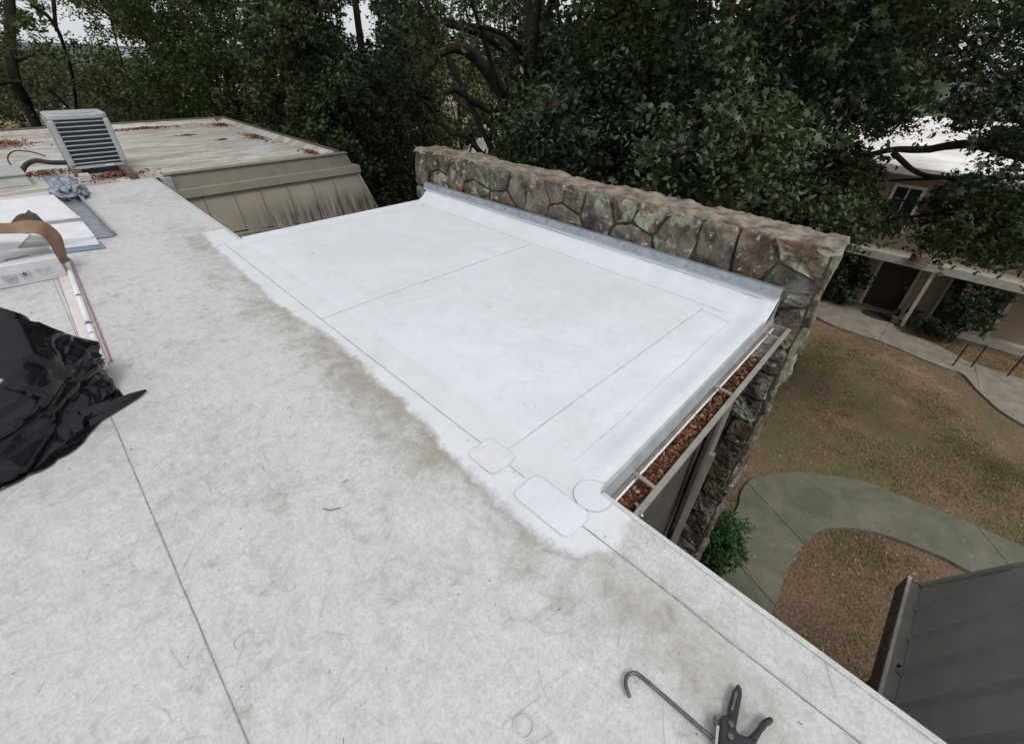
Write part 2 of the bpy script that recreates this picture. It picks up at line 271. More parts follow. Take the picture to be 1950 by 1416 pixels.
# ------------------------------------------------------------------ object helpers
def tag(o, label=None, cat=None, group=None, kind=None):
    if label: o['label'] = label
    if cat: o['category'] = cat
    if group: o['group'] = group
    if kind: o['kind'] = kind
    return o
def empty(name, loc, label, cat, group=None):
    o = bpy.data.objects.new(name, None); C.objects.link(o); o.location = loc; o.empty_display_size = .2
    return tag(o, label, cat, group)
def wloc(o):
    v = Vector((0, 0, 0))
    while o: v += o.location; o = o.parent
    return v
class MB:
    def __init__(s): s.v = []; s.f = []; s.uv = None
    def add(s, vs, fs):
        k = len(s.v); s.v += [tuple(v) for v in vs]; s.f += [tuple(i + k for i in f) for f in fs]; return s
    def box(s, a, b):
        x0, y0, z0 = [min(a[i], b[i]) for i in range(3)]; x1, y1, z1 = [max(a[i], b[i]) for i in range(3)]
        return s.add([(x0, y0, z0), (x1, y0, z0), (x1, y1, z0), (x0, y1, z0), (x0, y0, z1), (x1, y0, z1), (x1, y1, z1), (x0, y1, z1)],
                     [(3, 2, 1, 0), (4, 5, 6, 7), (0, 1, 5, 4), (1, 2, 6, 5), (2, 3, 7, 6), (3, 0, 4, 7)])
    def hexa(s, lo, hi):   # two quads, same winding
        return s.add(list(lo) + list(hi), [(3, 2, 1, 0), (4, 5, 6, 7), (0, 1, 5, 4), (1, 2, 6, 5), (2, 3, 7, 6), (3, 0, 4, 7)])
    def prism(s, poly, z0, z1):
        n = len(poly); s.add([(p[0], p[1], z0) for p in poly] + [(p[0], p[1], z1) for p in poly],
              [tuple(range(n - 1, -1, -1)), tuple(range(n, 2 * n))] + [(i, (i + 1) % n, n + (i + 1) % n, n + i) for i in range(n)]); return s
    def bar(s, p, q, w, h, up=(0, 0, 1)):   # rectangular bar between p and q
        p = Vector(p); q = Vector(q); d = (q - p).normalized(); u = Vector(up); r = d.cross(u)
        if r.length < 1e-4: r = d.cross(Vector((1, 0, 0)))
        r.normalize(); u = r.cross(d)
        c = lambda o: [o + r * (-w / 2) + u * (-h / 2), o + r * (w / 2) + u * (-h / 2), o + r * (w / 2) + u * (h / 2), o + r * (-w / 2) + u * (h / 2)]
        return s.add(c(p) + c(q), [(0, 1, 2, 3), (7, 6, 5, 4), (0, 4, 5, 1), (1, 5, 6, 2), (2, 6, 7, 3), (3, 7, 4, 0)])
    def tube(s, pts, r, n=10, caps=True, jit=0):
        pts = [Vector(p) for p in pts]; m = len(pts); rs = r if hasattr(r, '__len__') else [r] * m
        k = len(s.v); up = None
        for i, p in enumerate(pts):
            d = (pts[min(i + 1, m - 1)] - pts[max(i - 1, 0)]).normalized()
            if up is None: up = d.orthogonal().normalized()
            up = (up - d * up.dot(d)).normalized(); sd_ = d.cross(up)
            for j in range(n):
                a = 2 * math.pi * j / n; rr = rs[i] * (1 + (random.uniform(-jit, jit) if jit else 0))
                s.v.append(tuple(p + (up * math.cos(a) + sd_ * math.sin(a)) * rr))
        for i in range(m - 1):
            for j in range(n):
                s.f.append((k + i * n + j, k + i * n + (j + 1) % n, k + (i + 1) * n + (j + 1) % n, k + (i + 1) * n + j))
        if caps: s.f.append(tuple(k + j for j in range(n - 1, -1, -1))); s.f.append(tuple(k + (m - 1) * n + j for j in range(n)))
        return s
    def build(s, name, mat, parent=None, smooth=False, bevel=0, kind=None):
        off = wloc(parent); me = bpy.data.meshes.new(name); me.from_pydata([tuple(Vector(v) - off) for v in s.v], [], s.f)
        me.materials.append(mat if not isinstance(mat, str) else M[mat]); me.update()
        if smooth: me.polygons.foreach_set('use_smooth', [True] * len(me.polygons))
        o = bpy.data.objects.new(name, me); C.objects.link(o); o.parent = parent
        if bevel:
            b = o.modifiers.new('bevel', 'BEVEL'); b.width = bevel; b.segments = 2; b.limit_method = 'ANGLE'
        if kind: o['kind'] = kind
        return o
def np_mesh(name, V, T, mat, parent=None, tone=None, smooth=False, kind=None, attr='tone'):
    off = wloc(parent); V = np.asarray(V, dtype=np.float32) - np.array(off, dtype=np.float32); T = np.asarray(T, dtype=np.int32)
    me = bpy.data.meshes.new(name); me.vertices.add(len(V)); me.vertices.foreach_set('co', V.ravel())
    n = T.shape[1]; me.loops.add(T.size); me.loops.foreach_set('vertex_index', T.ravel())
    me.polygons.add(len(T)); me.polygons.foreach_set('loop_start', np.arange(0, T.size, n, dtype=np.int32))
    try: me.polygons.foreach_set('loop_total', np.full(len(T), n, dtype=np.int32))
    except Exception: pass
    if smooth: me.polygons.foreach_set('use_smooth', np.ones(len(T), dtype=bool))
    if tone is not None:
        a = me.attributes.new(attr, 'FLOAT', 'POINT'); a.data.foreach_set('value', np.asarray(tone, dtype=np.float32))
    me.update(calc_edges=True); me.materials.append(M[mat]); o = bpy.data.objects.new(name, me); C.objects.link(o); o.parent = parent
    if kind: o['kind'] = kind
    return o
# leaves -------------------------------------------------------------
STAR = (np.array([(0, -.5, 0), (.16, -.2, .03), (.5, -.22, -.05), (.24, .04, .04), (.42, .36, -.06), (.1, .2, .03), (0, .6, -.07), (-.1, .2, .03), (-.42, .36, -.06), (-.24, .04, .04), (-.5, -.22, -.05), (-.16, -.2, .03)]),
        np.array([(0, 1, 11), (1, 2, 3), (3, 4, 5), (5, 6, 7), (7, 8, 9), (9, 10, 11), (1, 3, 11), (3, 9, 11), (3, 5, 9), (5, 7, 9)]))
OVAL = (np.array([(0, -.5, 0), (.24, 0, -.05), (0, .5, -.04), (-.24, 0, -.05), (0, 0, .04)]), np.array([(0, 1, 4), (1, 2, 4), (2, 3, 4), (3, 0, 4)]))
DIAM = (np.array([(0, -.5, 0), (.3, .05, -.04), (0, .5, 0), (-.3, -.05, -.04)]), np.array([(0, 1, 2), (0, 2, 3)]))
def leaves(P, size, shape, droop=.5, flat=.9):
    """P (n,3) positions; random basis biased to lie flat and hang"""
    n = len(P); nr = rng.normal(size=(n, 3)); nr[:, 2] = np.abs(nr[:, 2]) + flat; nr /= np.linalg.norm(nr, axis=1)[:, None]
    t = rng.normal(size=(n, 3)); t[:, 2] -= droop; t -= nr * np.sum(t * nr, 1)[:, None]; t /= np.linalg.norm(t, axis=1)[:, None]
    u = np.cross(t, nr); sz = size * rng.uniform(.6, 1.3, n)
    sv, sf = shape; k = len(sv)
    V = P[:, None, :] + sz[:, None, None] * (sv[None, :, 0, None] * u[:, None, :] + sv[None, :, 1, None] * t[:, None, :] + sv[None, :, 2, None] * nr[:, None, :])
    F = sf[None] + (np.arange(n) * k)[:, None, None]
    return V.reshape(-1, 3), F.reshape(-1, 3), k
def crown(blobs, per, size, shape, spread=1.0, droop=.5, flat=.9):
    """blobs: list of (x,y,z,r); leaves on twigs inside each blob"""
    B = np.array(blobs); Ps = []; Ts = []
    for b in B:
        tw = max(3, int(per / 20)); d = rng.normal(size=(tw, 3)); d /= np.linalg.norm(d, axis=1)[:, None]
        tc = b[:3] + d * b[3] * rng.uniform(.25, 1.0, (tw, 1)) ** .6 * np.array([1, 1, .75])
        # each twig carries leaves strung outwards
        m = int(per / tw); tdir = d + rng.normal(size=(tw, 3)) * .5; tdir[:, 2] -= .35
        s = rng.uniform(-.5, .5, (tw, m, 1)); p = tc[:, None, :] + tdir[:, None, :] * s * .36 * spread + rng.normal(size=(tw, m, 3)) * .055 * spread
        Ps.append(p.reshape(-1, 3)); bt = rng.uniform(-.16, .16)
        Ts.append((np.repeat(rng.uniform(.0, .72, tw), m) + bt + rng.normal(size=tw * m) * .13))
    P = np.concatenate(Ps); T = np.clip(np.concatenate(Ts), 0, .93); odd = rng.uniform(size=len(T)) > .985; T[odd] = rng.uniform(.94, 1, odd.sum())
    V, F, k = leaves(P, size, shape, droop, flat); return V, F, np.repeat(T, k)
def crown_obj(parent, blobs, per, size, shape, mat, spread=1.0, droop=.5, name='crown', flat=.5, kind=None):
    if shape is STAR:
        V, F, T = crown(blobs, int(per * .38), size * .85, STAR, spread, droop, flat); V2, F2, T2 = crown(blobs, int(per * 1.15), size * .68, OVAL, spread, droop, flat)
        F = np.concatenate([F, F2 + len(V)]); V = np.concatenate([V, V2]); T = np.concatenate([T, T2])
    else: V, F, T = crown(blobs, per, size, shape, spread, droop, flat)
    o = np_mesh(name, V, F, mat, parent, T, kind=kind); return o
def wob(a, b, n, amp):
    a, b = Vector(a), Vector(b); out = []
    for i in range(n + 1):
        t = i / n; e = math.sin(math.pi * t) ** .5 if 0 < t < 1 else 0
        out.append(a.lerp(b, t) + Vector([random.uniform(-1, 1) for _ in range(3)]) * amp * e)
    return out
def curve_pts(pts, n=8):   # Catmull-Rom
    pts = [Vector(p) for p in pts]; P = [pts[0] * 2 - pts[1]] + pts + [pts[-1] * 2 - pts[-2]]; out = []
    for i in range(1, len(P) - 2):
        for k in range(n):
            t = k / n; a, b, c, d = P[i - 1:i + 3]
            out.append(.5 * ((2 * b) + (c - a) * t + (2 * a - 5 * b + 4 * c - d) * t * t + (3 * b - a - 3 * c + d) * t ** 3))
    out.append(pts[-1]); return out
def limb(mb, pts, r0, r1, n=10, jit=.07, seg=6):
    c = curve_pts(pts, seg); m = len(c); mb.tube(c, [r0 + (r1 - r0) * (i / (m - 1)) ** .8 for i in range(m)], n, jit=jit); return c
# ================================================================== SETTING
g = MB(); n = 60
gx = [-600, -200, -60, -20] + list(np.linspace(-8, 30, 39)) + [40, 60, 120, 300, 700]; gy = [-400, -120, -40] + list(np.linspace(-12, 20, 33)) + [30, 50, 90, 160, 300, 700]
V = [(x, y, G + (.03 * mnoise.noise(Vector((x * .5, y * .5, 0))) if abs(x) < 40 and abs(y) < 40 else 0)) for y in gy for x in gx]
F = [(j * len(gx) + i, j * len(gx) + i + 1, (j + 1) * len(gx) + i + 1, (j + 1) * len(gx) + i) for j in range(len(gy) - 1) for i in range(len(gx) - 1)]
tag(MB().add(V, F).build('ground', 'lawn', smooth=True), kind='structure')
# far dry field and hills
fld = MB().prism([tuple(at(-160, 262, G)[:2]), tuple(at(130, 262, G)[:2]), tuple(at(120, 190, G + .0)[:2]), tuple(at(-160, 182, G)[:2])], G + .06, G + .08)
tag(fld.build('dry_field', 'field'), kind='structure')
V = []; F = []; nh = 90
for i in range(nh + 1):
    a = rad(-70 + 175 * i / nh); h = 2.2 + 3 * mnoise.noise(Vector((i * .09, 3, 0))) + 1.5 * mnoise.noise(Vector((i * .5, 9, 0)))
    for d, z in ((200, G - .5), (300, G + max(h, 1) * .55), (420, G + 3 + max(h, 1)), (620, G + 2)): V.append((math.sin(a) * d, math.cos(a) * d, z))
for i in range(nh):
    for k in range(3): F.append((i * 4 + k, i * 4 + k + 1, i * 4 + k + 5, i * 4 + k + 4))
M['hill'] = simple('hazy_hill_woods', (.035, .05, .045), (.075, .095, .085), .05, .95)  # bluish haze of distance is put into the hill colour
tag(MB().add(V, F).build('hills', 'hill', smooth=True), kind='structure')
# footpaths as slabs with recessed joints
def slab_path(name, outer, inner, cuts, mat, zt=G + .07):
    """outer/inner: matched polylines resampled; cuts: parameter positions of joints"""
    root = bpy.data.objects.new(name, None); C.objects.link(root); root.location = (outer[0][0], outer[0][1], G); root['kind'] = 'structure'
    O = curve_pts([(p[0], p[1], 0) for p in outer], 10); I = curve_pts([(p[0], p[1], 0) for p in inner], 10); m = min(len(O), len(I))
    def res(P, k):
        L_ = [0]
        for a, b in zip(P, P[1:]): L_.append(L_[-1] + (b - a).length)
        out = []
        for t in np.linspace(0, L_[-1], k):
            j = min(max(int(np.searchsorted(L_, t)) - 1, 0), len(P) - 2); s = (t - L_[j]) / max(L_[j + 1] - L_[j], 1e-6); out.append(P[j].lerp(P[j + 1], s))
        return out
    K = 121; O = res(O, K); I = res(I, K); cs = [0] + [int(c * (K - 1)) for c in cuts] + [K - 1]
    for a, b in zip(cs, cs[1:]):
        ks = list(range(a, b + 1)); o_ = [O[k].copy() for k in ks]; i_ = [I[k].copy() for k in ks]
        for arr in (o_, i_):
            d = (arr[1] - arr[0]).normalized(); arr[0] += d * .008; d = (arr[-1] - arr[-2]).normalized(); arr[-1] -= d * .008
        vs = []; fs = []; q = len(ks)
        for z in (G - .05, zt):
            vs += [(p.x, p.y, z) for p in o_] + [(p.x, p.y, z) for p in i_]
        for k in range(q - 1):
            fs.append((2 * q + k, 3 * q + k, 3 * q + k + 1, 2 * q + k + 1)); fs.append((k, k + 1, 2 * q + k + 1, 2 * q + k)); fs.append((q + k, 3 * q + k, 3 * q + k + 1, q + k + 1))
        fs.append((0, 2 * q, 3 * q, q)); fs.append((q - 1, 2 * q - 1, 4 * q - 1, 3 * q - 1))
        MB().add(vs, fs).build('slab', mat, root)
    return root
A_ = lambda *ps: [tuple(at(x, y, G + .07)[:2]) for x, y in ps]
outer = [(2.2, .95), (4.4, .9)] + A_((1392, 985), (1412, 935), (1440, 908), (1520, 899), (1600, 907), (1660, 921), (1720, 945), (1840, 991), (1950, 1040)) + [(11.3, -7), (11.8, -11)]
inner = [(2.2, -.72), (4.2, -.72)] + A_((1472, 1160), (1496, 1095), (1520, 1050), (1560, 1010), (1605, 1004), (1650, 1009), (1700, 1022), (1800, 1062), (1868, 1096)) + [(10.0, -6.5), (10.5, -11)]
slab_path('footpath', outer, inner, (.12, .24, .335, .585, .8), 'concrete')
outer2 = [(20.2, 5.8), (19.5, 3.4)] + A_((1540, 594), (1590, 620), (1681, 651), (1760, 684), (1807, 702), (1835, 712), (1870, 750), (1950, 808)) + [(15.0, -6.5), (14.6, -10)]
inner2 = [(20.95, 5.8), (20.9, 3.6), (20.88, 2.4), (20.85, .6), (20.5, .1)] + A_((1712, 630), (1750, 643), (1792, 660), (1842, 687), (1885, 701), (1950, 722)) + [(18.6, -6.5), (18.6, -10)]
slab_path('entry_path', outer2, inner2, (.2, .36, .55, .7, .86), 'concrete_light')
# ================================================================== MAIN BUILDING
B = empty('flat_roofed_building', (0, 4, G), 'flat-roofed building with the white membrane roof being repaired in the foreground', 'building')
ZT = 0.0
def part(mb, name, mat, parent=B, **k): return mb.build(name, mat, parent, **k)
SY = lambda x: .60 + (x - 1.24) * .028          # south edge of the small connecting roof
NY = 5.06
# roof deck slab below membranes
dk = MB().box((-9, -6, -.28), (1.15, 8.5, -.012)); dk.box((1.151, .6, -.28), (1.218, 8.5, -.012)); dk.box((-9, 8.504, -.28), (4.02, 14.5, -.012)); part(dk, 'roof_deck', 'wall_dark')
dk = MB().hexa([(1.224, SY(1.22) + .03, -.28), (3.6, SY(3.6) + .03, -.28), (3.6, NY - .03, -.28), (1.224, NY - .03, -.28)], [(1.224, SY(1.22) + .03, -.012), (3.6, SY(3.6) + .03, -.012), (3.6, NY - .03, -.012), (1.224, NY - .03, -.012)]); part(dk, 'connecting_deck', 'wall_dark')
# membrane sheets of the big roof
BND = np.array([(1.02, 5.5), (1.0, 5.18), (.95, 3.81), (.95, 3.21), (1.0, 2.66), (.98, 2.18), (.955, 1.6), (.90, 1.19), (.875, .86), (.89, .58), (.93, .47), (1.05, .40), (1.2, .42), (1.3, .45)])
CPOLY = [tuple(p) for p in BND] + [(1.5, .45), (1.5, 5.5)]
def clean_val(x, y):
    ins = False; dm = 9; j = len(CPOLY) - 1
    for i in range(len(CPOLY)):
        a, b_ = CPOLY[j], CPOLY[i]
        if (b_[1] > y) != (a[1] > y) and x < (a[0] - b_[0]) * (y - b_[1]) / (a[1] - b_[1]) + b_[0]: ins = not ins
        ux, uy = b_[0] - a[0], b_[1] - a[1]; t = max(0, min(1, ((x - a[0]) * ux + (y - a[1]) * uy) / (ux * ux + uy * uy + 1e-9)))
        dm = min(dm, math.hypot(x - a[0] - ux * t, y - a[1] - uy * t)); j = i
    return max(0.0, min(1.0, .5 + (dm if ins else -dm) / .16))
def sheet(x0, x1, y0, y1, step=None, zt=0.0, name='membrane_sheet', mat='old', zf=None, clean=False):
    if step is None: return part(MB().box((x0, y0, -.010), (x1, y1, zt)), name, mat)
    xs = np.linspace(x0, x1, max(2, int((x1 - x0) / step) + 1)); ys = np.linspace(y0, y1, max(2, int((y1 - y0) / step) + 1))
    V = []; c = []
    for y in ys:
        for x in xs:
            z = zt + (zf(x, y) if zf else 0); xe = x
            if x > 1.08 and y < .6 and x1 < 1.3: xe = 1.08 + (x - 1.08) * (EX(y) + .013 - 1.08) / (1.235 - 1.08)
            V.append((xe, y, z)); c.append(clean_val(x, y) if clean else 0)
    nx = len(xs); F = [(j * nx + i, j * nx + i + 1, (j + 1) * nx + i + 1, (j + 1) * nx + i) for j in range(len(ys) - 1) for i in range(nx - 1)]
    return np_mesh(name, V, F, mat, B, c if clean else None, smooth=True, attr='clean')
EX = lambda y: 1.222 if y > .6 else 1.222 - (.6 - max(y, -1.6)) * .030   # east roof edge, slightly out of square
def undul(x, y): return .004 * mnoise.noise(Vector((x * 1.6, y * 1.6, .3))) + .0018 * mnoise.noise(Vector((x * 6, y * 6, 2)))
for xa, xb in ((-8.8, -6.1), (-6.1, -3.2), (-3.2, -.213)): sheet(xa, xb - .002, -5.9, 8.5, .12, zf=undul)
sheet(-.213, .5, -5.9, 8.5, .08, zf=undul); sheet(.5, 1.235, -.2, 5.6, .02, zf=undul, clean=True)
sheet(.5, 1.235, 5.6, 8.5, .1, zf=undul); sheet(.5, 1.235, -5.9, -.2, .1, zf=undul)
sheet(-8.8, 3.98, 8.5, 14.4, .1, name='far_roof_membrane', mat='farroof', zf=undul)
# new sheets on the connecting roof, the last one dipping near its outer edge, turned up against the stone wall
def zsad(x, y):
    z = .004 + .0035 * mnoise.noise(Vector((x * 1.3, y * 1.3, 5))); s = y - SY(x)
    z += -.012 * math.exp(-((s - .19) / .07) ** 2) * (.6 + .6 * mnoise.noise(Vector((x * 2, 1, 1)))) + .010 * math.exp(-((s - .06) / .05) ** 2)
    z *= min(1, max(0, (x - 1.235) / .15)) if x < 1.4 else 1
    t = max(0, (x - 3.36) / .24); z += .15 * t ** 2.2
    return z
def saddle(f0, f1, nyy, name='new_membrane_sheet', x1=3.6):
    V = []; nx = 70
    for j in range(nyy + 1):
        for i in range(nx + 1):
            x = 1.235 + (x1 - 1.235) * (i / nx); y = f0(x) + (f1(x) - f0(x)) * j / nyy; V.append((x, y, zsad(x, y)))
    F = [(j * (nx + 1) + i, j * (nx + 1) + i + 1, (j + 1) * (nx + 1) + i + 1, (j + 1) * (nx + 1) + i) for j in range(nyy) for i in range(nx)]
    np_mesh(name, V, F, 'new', B, smooth=True)
saddle(SY, lambda x: 1.08, 26); saddle(lambda x: 1.08, lambda x: 2.95, 40); saddle(lambda x: 2.95, lambda x: NY, 44)
# seams: thin lapped edges
def seam(p, q, wd=.006, mat='seam', z=.0035, zf=None, amp=.003, h=.004):
    p = Vector((p[0], p[1], 0)); q = Vector((q[0], q[1], 0)); d = (q - p).normalized(); r = Vector((-d.y, d.x, 0)); n = max(4, int((q - p).length / .06))
    vs = []; fs = []
    for i in range(n + 1):
        c = p.lerp(q, i / n) + r * amp * mnoise.noise(Vector((i * .35, p.x * 9, p.y * 7))); ww = wd * (.6 + .7 * abs(mnoise.noise(Vector((i * .7, p.x, 4 + p.y)))) * 2)
        zz = z + (zf(c.x, c.y) if zf else 0)
        for s, dz in ((-1, -h), (-1, 0), (1, 0), (1, -h)): vs.append((c.x + r.x * s * ww / 2, c.y + r.y * s * ww / 2, zz + dz))
        if i:
            k = i * 4
            for a in range(3): fs.append((k - 4 + a, k + a, k + a + 1, k - 3 + a))
    return MB().add(vs, fs).build('seam', mat, B)
seam((-.213, -5), (-.213, 2.75), .0038, zf=undul, z=.004); seam((-.20, 2.9), (-.19, 8.4), .005, 'seam_light', zf=undul, z=.004)
seam((1.02, -2.6), (1.035, .56), .0035, zf=undul, z=.004); seam((1.05, .9), (1.075, 5.02), .0045, 'seam_mid', zf=undul, z=.005)
seam((.93, 4.9), (1.05, 5.0), .004, 'seam_light', zf=undul, z=.004)
seam((1.08, 1.08), (3.30, 1.09), .0045, 'seam_mid', zf=zsad); seam((1.07, 2.95), (3.34, 2.97), .006, 'seam_mid', zf=zsad)
seam((1.3, .80), (3.3, .86), .004, 'seam_light', zf=zsad); seam((1.1, 4.86), (3.4, 4.86), .005, 'seam_light', zf=zsad)
seam((3.36, .95), (3.37, 4.9), .005, 'seam_light', zf=zsad); seam((3.24, .86), (3.26, 1.09), .004, 'seam_light', zf=zsad)
seam((-6.1, -5), (-6.1, 8.4), zf=undul, z=.004); seam((-3.2, -5), (-3.2, 8.4), zf=undul, z=.004)
# patches and circles
def patch(cx, cy, wx, wy, rr, mat='patch', z=.006, ring='seam_light', ang=0, n=6, zf=undul, fill=True, rw=.0016):
    pts = []
    for sx, sy, a0 in ((1, 1, 0), (-1, 1, 90), (-1, -1, 180), (1, -1, 270)):
        for k in range(n + 1):
            a = rad(a0 + 90 * k / n); x = sx * (wx / 2 - rr) + rr * math.cos(a); y = sy * (wy / 2 - rr) + rr * math.sin(a); c_, s_ = math.cos(ang), math.sin(ang)
            pts.append((cx + x * c_ - y * s_, cy + x * s_ + y * c_))
    pts = [(min(x, 1.220), y) if (x > 1.220 and y < .606) else (x, y) for x, y in pts]
    zz = z + zf(cx, cy)
    if fill: o = MB().prism(pts, zz - .01, zz).build('patch', mat, B)
    m = len(pts); vs = []; fs = []
    for k, (x, y) in enumerate(pts):
        dx, dy = x - cx, y - cy; l = math.hypot(dx, dy); j = 1 + .5 * mnoise.noise(Vector((k * .9, cx * 5, cy)))
        vs += [(x, y, zz + .0012), (x + dx / l * rw * j, y + dy / l * rw * j, zz + .0008), (x + dx / l * rw, y + dy / l * rw, zz - .008)]
    for k in range(m): a, b = k * 3, ((k + 1) % m) * 3; fs += [(a, a + 1, b + 1, b), (a + 1, a + 2, b + 2, b + 1)]
    MB().add(vs, fs).build('patch_edge', ring, B)
patch(1.03, 1.105, .16, .19, .035, z=.009); patch(1.02, .715, .17, .32, .04, mat='new', z=.008)
patch(1.19, .615, .17, .17, .085, mat='new', z=.0085, n=8)
for cx, cy in ((.565, 1.485), (-.125, 1.075), (.365, .262)): patch(cx, cy, .055, .055, .027, z=.005, fill=False, n=7, ring='seam_light', rw=.0025)
patch(.02, .18, .06, .06, .03, z=.005, fill=False, n=7, ring='seam_light', rw=.002)
# hair-thin scuff marks left by boots, brushes and tools
def scuffs(name, n, box, mat, label, lmin, lmax, zf, z=.0046, wmin=.0008, wmax=.0022, dens=None):
    vs = []; fs = []; c_ = 0
    while c_ < n:
        x, y = random.uniform(box[0], box[2]), random.uniform(box[1], box[3])
        if dens and random.random() > dens(x, y): continue
        c_ += 1; a = random.choice((.6, .9, 2.2, 0)) + random.gauss(0, .5); cu = random.gauss(0, 3.0) if random.random() < .6 else random.gauss(0, 9); l = random.uniform(lmin, lmax) ** 1.0; w_ = random.uniform(wmin, wmax); m = 7; k = len(vs)
        for i in range(m):
            ww = w_ * math.sin(math.pi * (i + .35) / (m - .3)); zz = z + zf(x, y); vs += [(x - math.sin(a) * ww / 2, y + math.cos(a) * ww / 2, zz), (x + math.sin(a) * ww / 2, y - math.cos(a) * ww / 2, zz)]
            x += math.cos(a) * l / m; y += math.sin(a) * l / m; a += cu * l / m
        fs += [(k + 2 * i, k + 2 * i + 1, k + 2 * i + 3, k + 2 * i + 2) for i in range(m - 1)]
    vs2 = [v for v in vs]; o = MB().add(vs2, fs).build(name, mat, None); tag(o, label, 'marks', kind='stuff')
scuffs('scuff_marks', 420, (-2.2, -1.2, 1.2, 5.2), 'scuff', 'faint curved brown scuff marks scratched over the weathered roof membrane', .03, .22, undul, dens=lambda x, y: (1.0 if x > -.2 else .5) * (0 if clean_val(x, y) > .35 and y > .3 else 1) * min(1, 1.6 / max(.5, y)))
scuffs('pale_scuffs', 520, (1.35, .85, 3.3, 4.8), 'scuff_light', 'faint pale scuff marks on the clean new roof membrane', .03, .20, zsad, z=.0012)
# raised edges and trims
def strip(pts_lo, name, mat, parent=B): return part(MB().hexa(*pts_lo), name, mat, parent)
part(MB().hexa([(EX(-1.6) + -.002, -1.6, -.05), (EX(-1.6) + .020, -1.6, -.05), (EX(.596) + .020, .596, -.05), (EX(.596) + -.002, .596, -.05)], [(EX(-1.6) + -.002, -1.6, .010), (EX(-1.6) + .020, -1.6, .010), (EX(.596) + .020, .596, .010), (EX(.596) + -.002, .596, .010)]), 'roof_edge_trim', 'old', bevel=.004); part(MB().box((1.154, -5.9, -.05), (1.176, -1.602, .010)), 'roof_edge_trim', 'old'); part(MB().box((1.222, 5.062, -.05), (1.252, 8.42, .010)), 'roof_edge_trim', 'old', bevel=.004)
part(MB().hexa([(EX(-1.6) + -.01, -1.6, -.26), (EX(-1.6) + .030, -1.6, -.26), (EX(.50) + .030, .50, -.26), (EX(.50) + -.01, .50, -.26)], [(EX(-1.6) + -.01, -1.6, -.052), (EX(-1.6) + .030, -1.6, -.052), (EX(.50) + .030, .50, -.052), (EX(.50) + -.01, .50, -.052)]), 'fascia', 'fascia_brown'); part(MB().box((1.222, 5.1, -.26), (1.262, 8.3, -.052)), 'fascia', 'fascia_brown')
part(MB().hexa([(EX(-1.6) + .031, -1.6, -.10), (EX(-1.6) + .044, -1.6, -.10), (EX(.44) + .044, .44, -.10), (EX(.44) + .031, .44, -.10)], [(EX(-1.6) + .031, -1.6, -.085), (EX(-1.6) + .044, -1.6, -.085), (EX(.44) + .044, .44, -.085), (EX(.44) + .031, .44, -.085)]), 'drip_lip', 'gutter')
x0, x1 = 1.24, 3.6
part(MB().hexa([(x0, SY(x0) - .034, -.082), (x1, SY(x1) - .034, -.082), (x1, SY(x1) - .026, -.082), (x0, SY(x0) - .026, -.082)], [(x0, SY(x0) - .004, .012), (x1, SY(x1) - .004, .012), (x1, SY(x1) + .012, .012), (x0, SY(x0) + .012, .012)]), 'drip_edge', 'edge_metal')
part(MB().hexa([(x0, SY(x0) - .050, -.088), (x1, SY(x1) - .050, -.088), (x1, SY(x1) - .030, -.086), (x0, SY(x0) - .030, -.086)], [(x0, SY(x0) - .050, -.084), (x1, SY(x1) - .050, -.084), (x1, SY(x1) - .030, -.081), (x0, SY(x0) - .030, -.081)]), 'drip_flange', 'pvc')
part(MB().box((1.256, 5.03, -.20), (3.598, 5.075, .014)), 'north_edge_trim', 'new', bevel=.006)
# wall flashing: turned-up membrane and metal counterflashing against the stones
VF = []; 
for i in range(61):
    y = SY(3.6) + .01 + (5.1 - SY(3.6)) * i / 60
    VF += [(3.565, y, .12 + .004 * math.sin(y * 5)), (3.590, y, .172), (3.594, y, .19)]
FF = [(i * 3 + k, i * 3 + k + 1, i * 3 + k + 4, i * 3 + k + 3) for i in range(60) for k in range(2)]
part(MB().add(VF, FF), 'upturn_membrane', 'new', smooth=True)
part(MB().hexa([(3.560, SY(3.6), .165), (3.610, SY(3.6), .165), (3.610, 5.10, .150), (3.560, 5.10, .150)], [(3.585, SY(3.6), .222), (3.612, SY(3.6), .228), (3.612, 5.10, .208), (3.585, 5.10, .202)]), 'counter_flashing', 'galv')
part(MB().add([(3.36, SY(3.36) - .012, -.02), (3.6, SY(3.6) - .012, -.07), (3.6, SY(3.6) - .008, .165), (3.52, SY(3.52) - .008, .06)], [(0, 1, 2, 3)]), 'flashing_end', 'edge_metal')
for i in range(14):
    y = .8 + i * .31; part(MB().tube([(3.575, y, .19), (3.562, y, .186)], .008, 8), 'screw', 'galv')
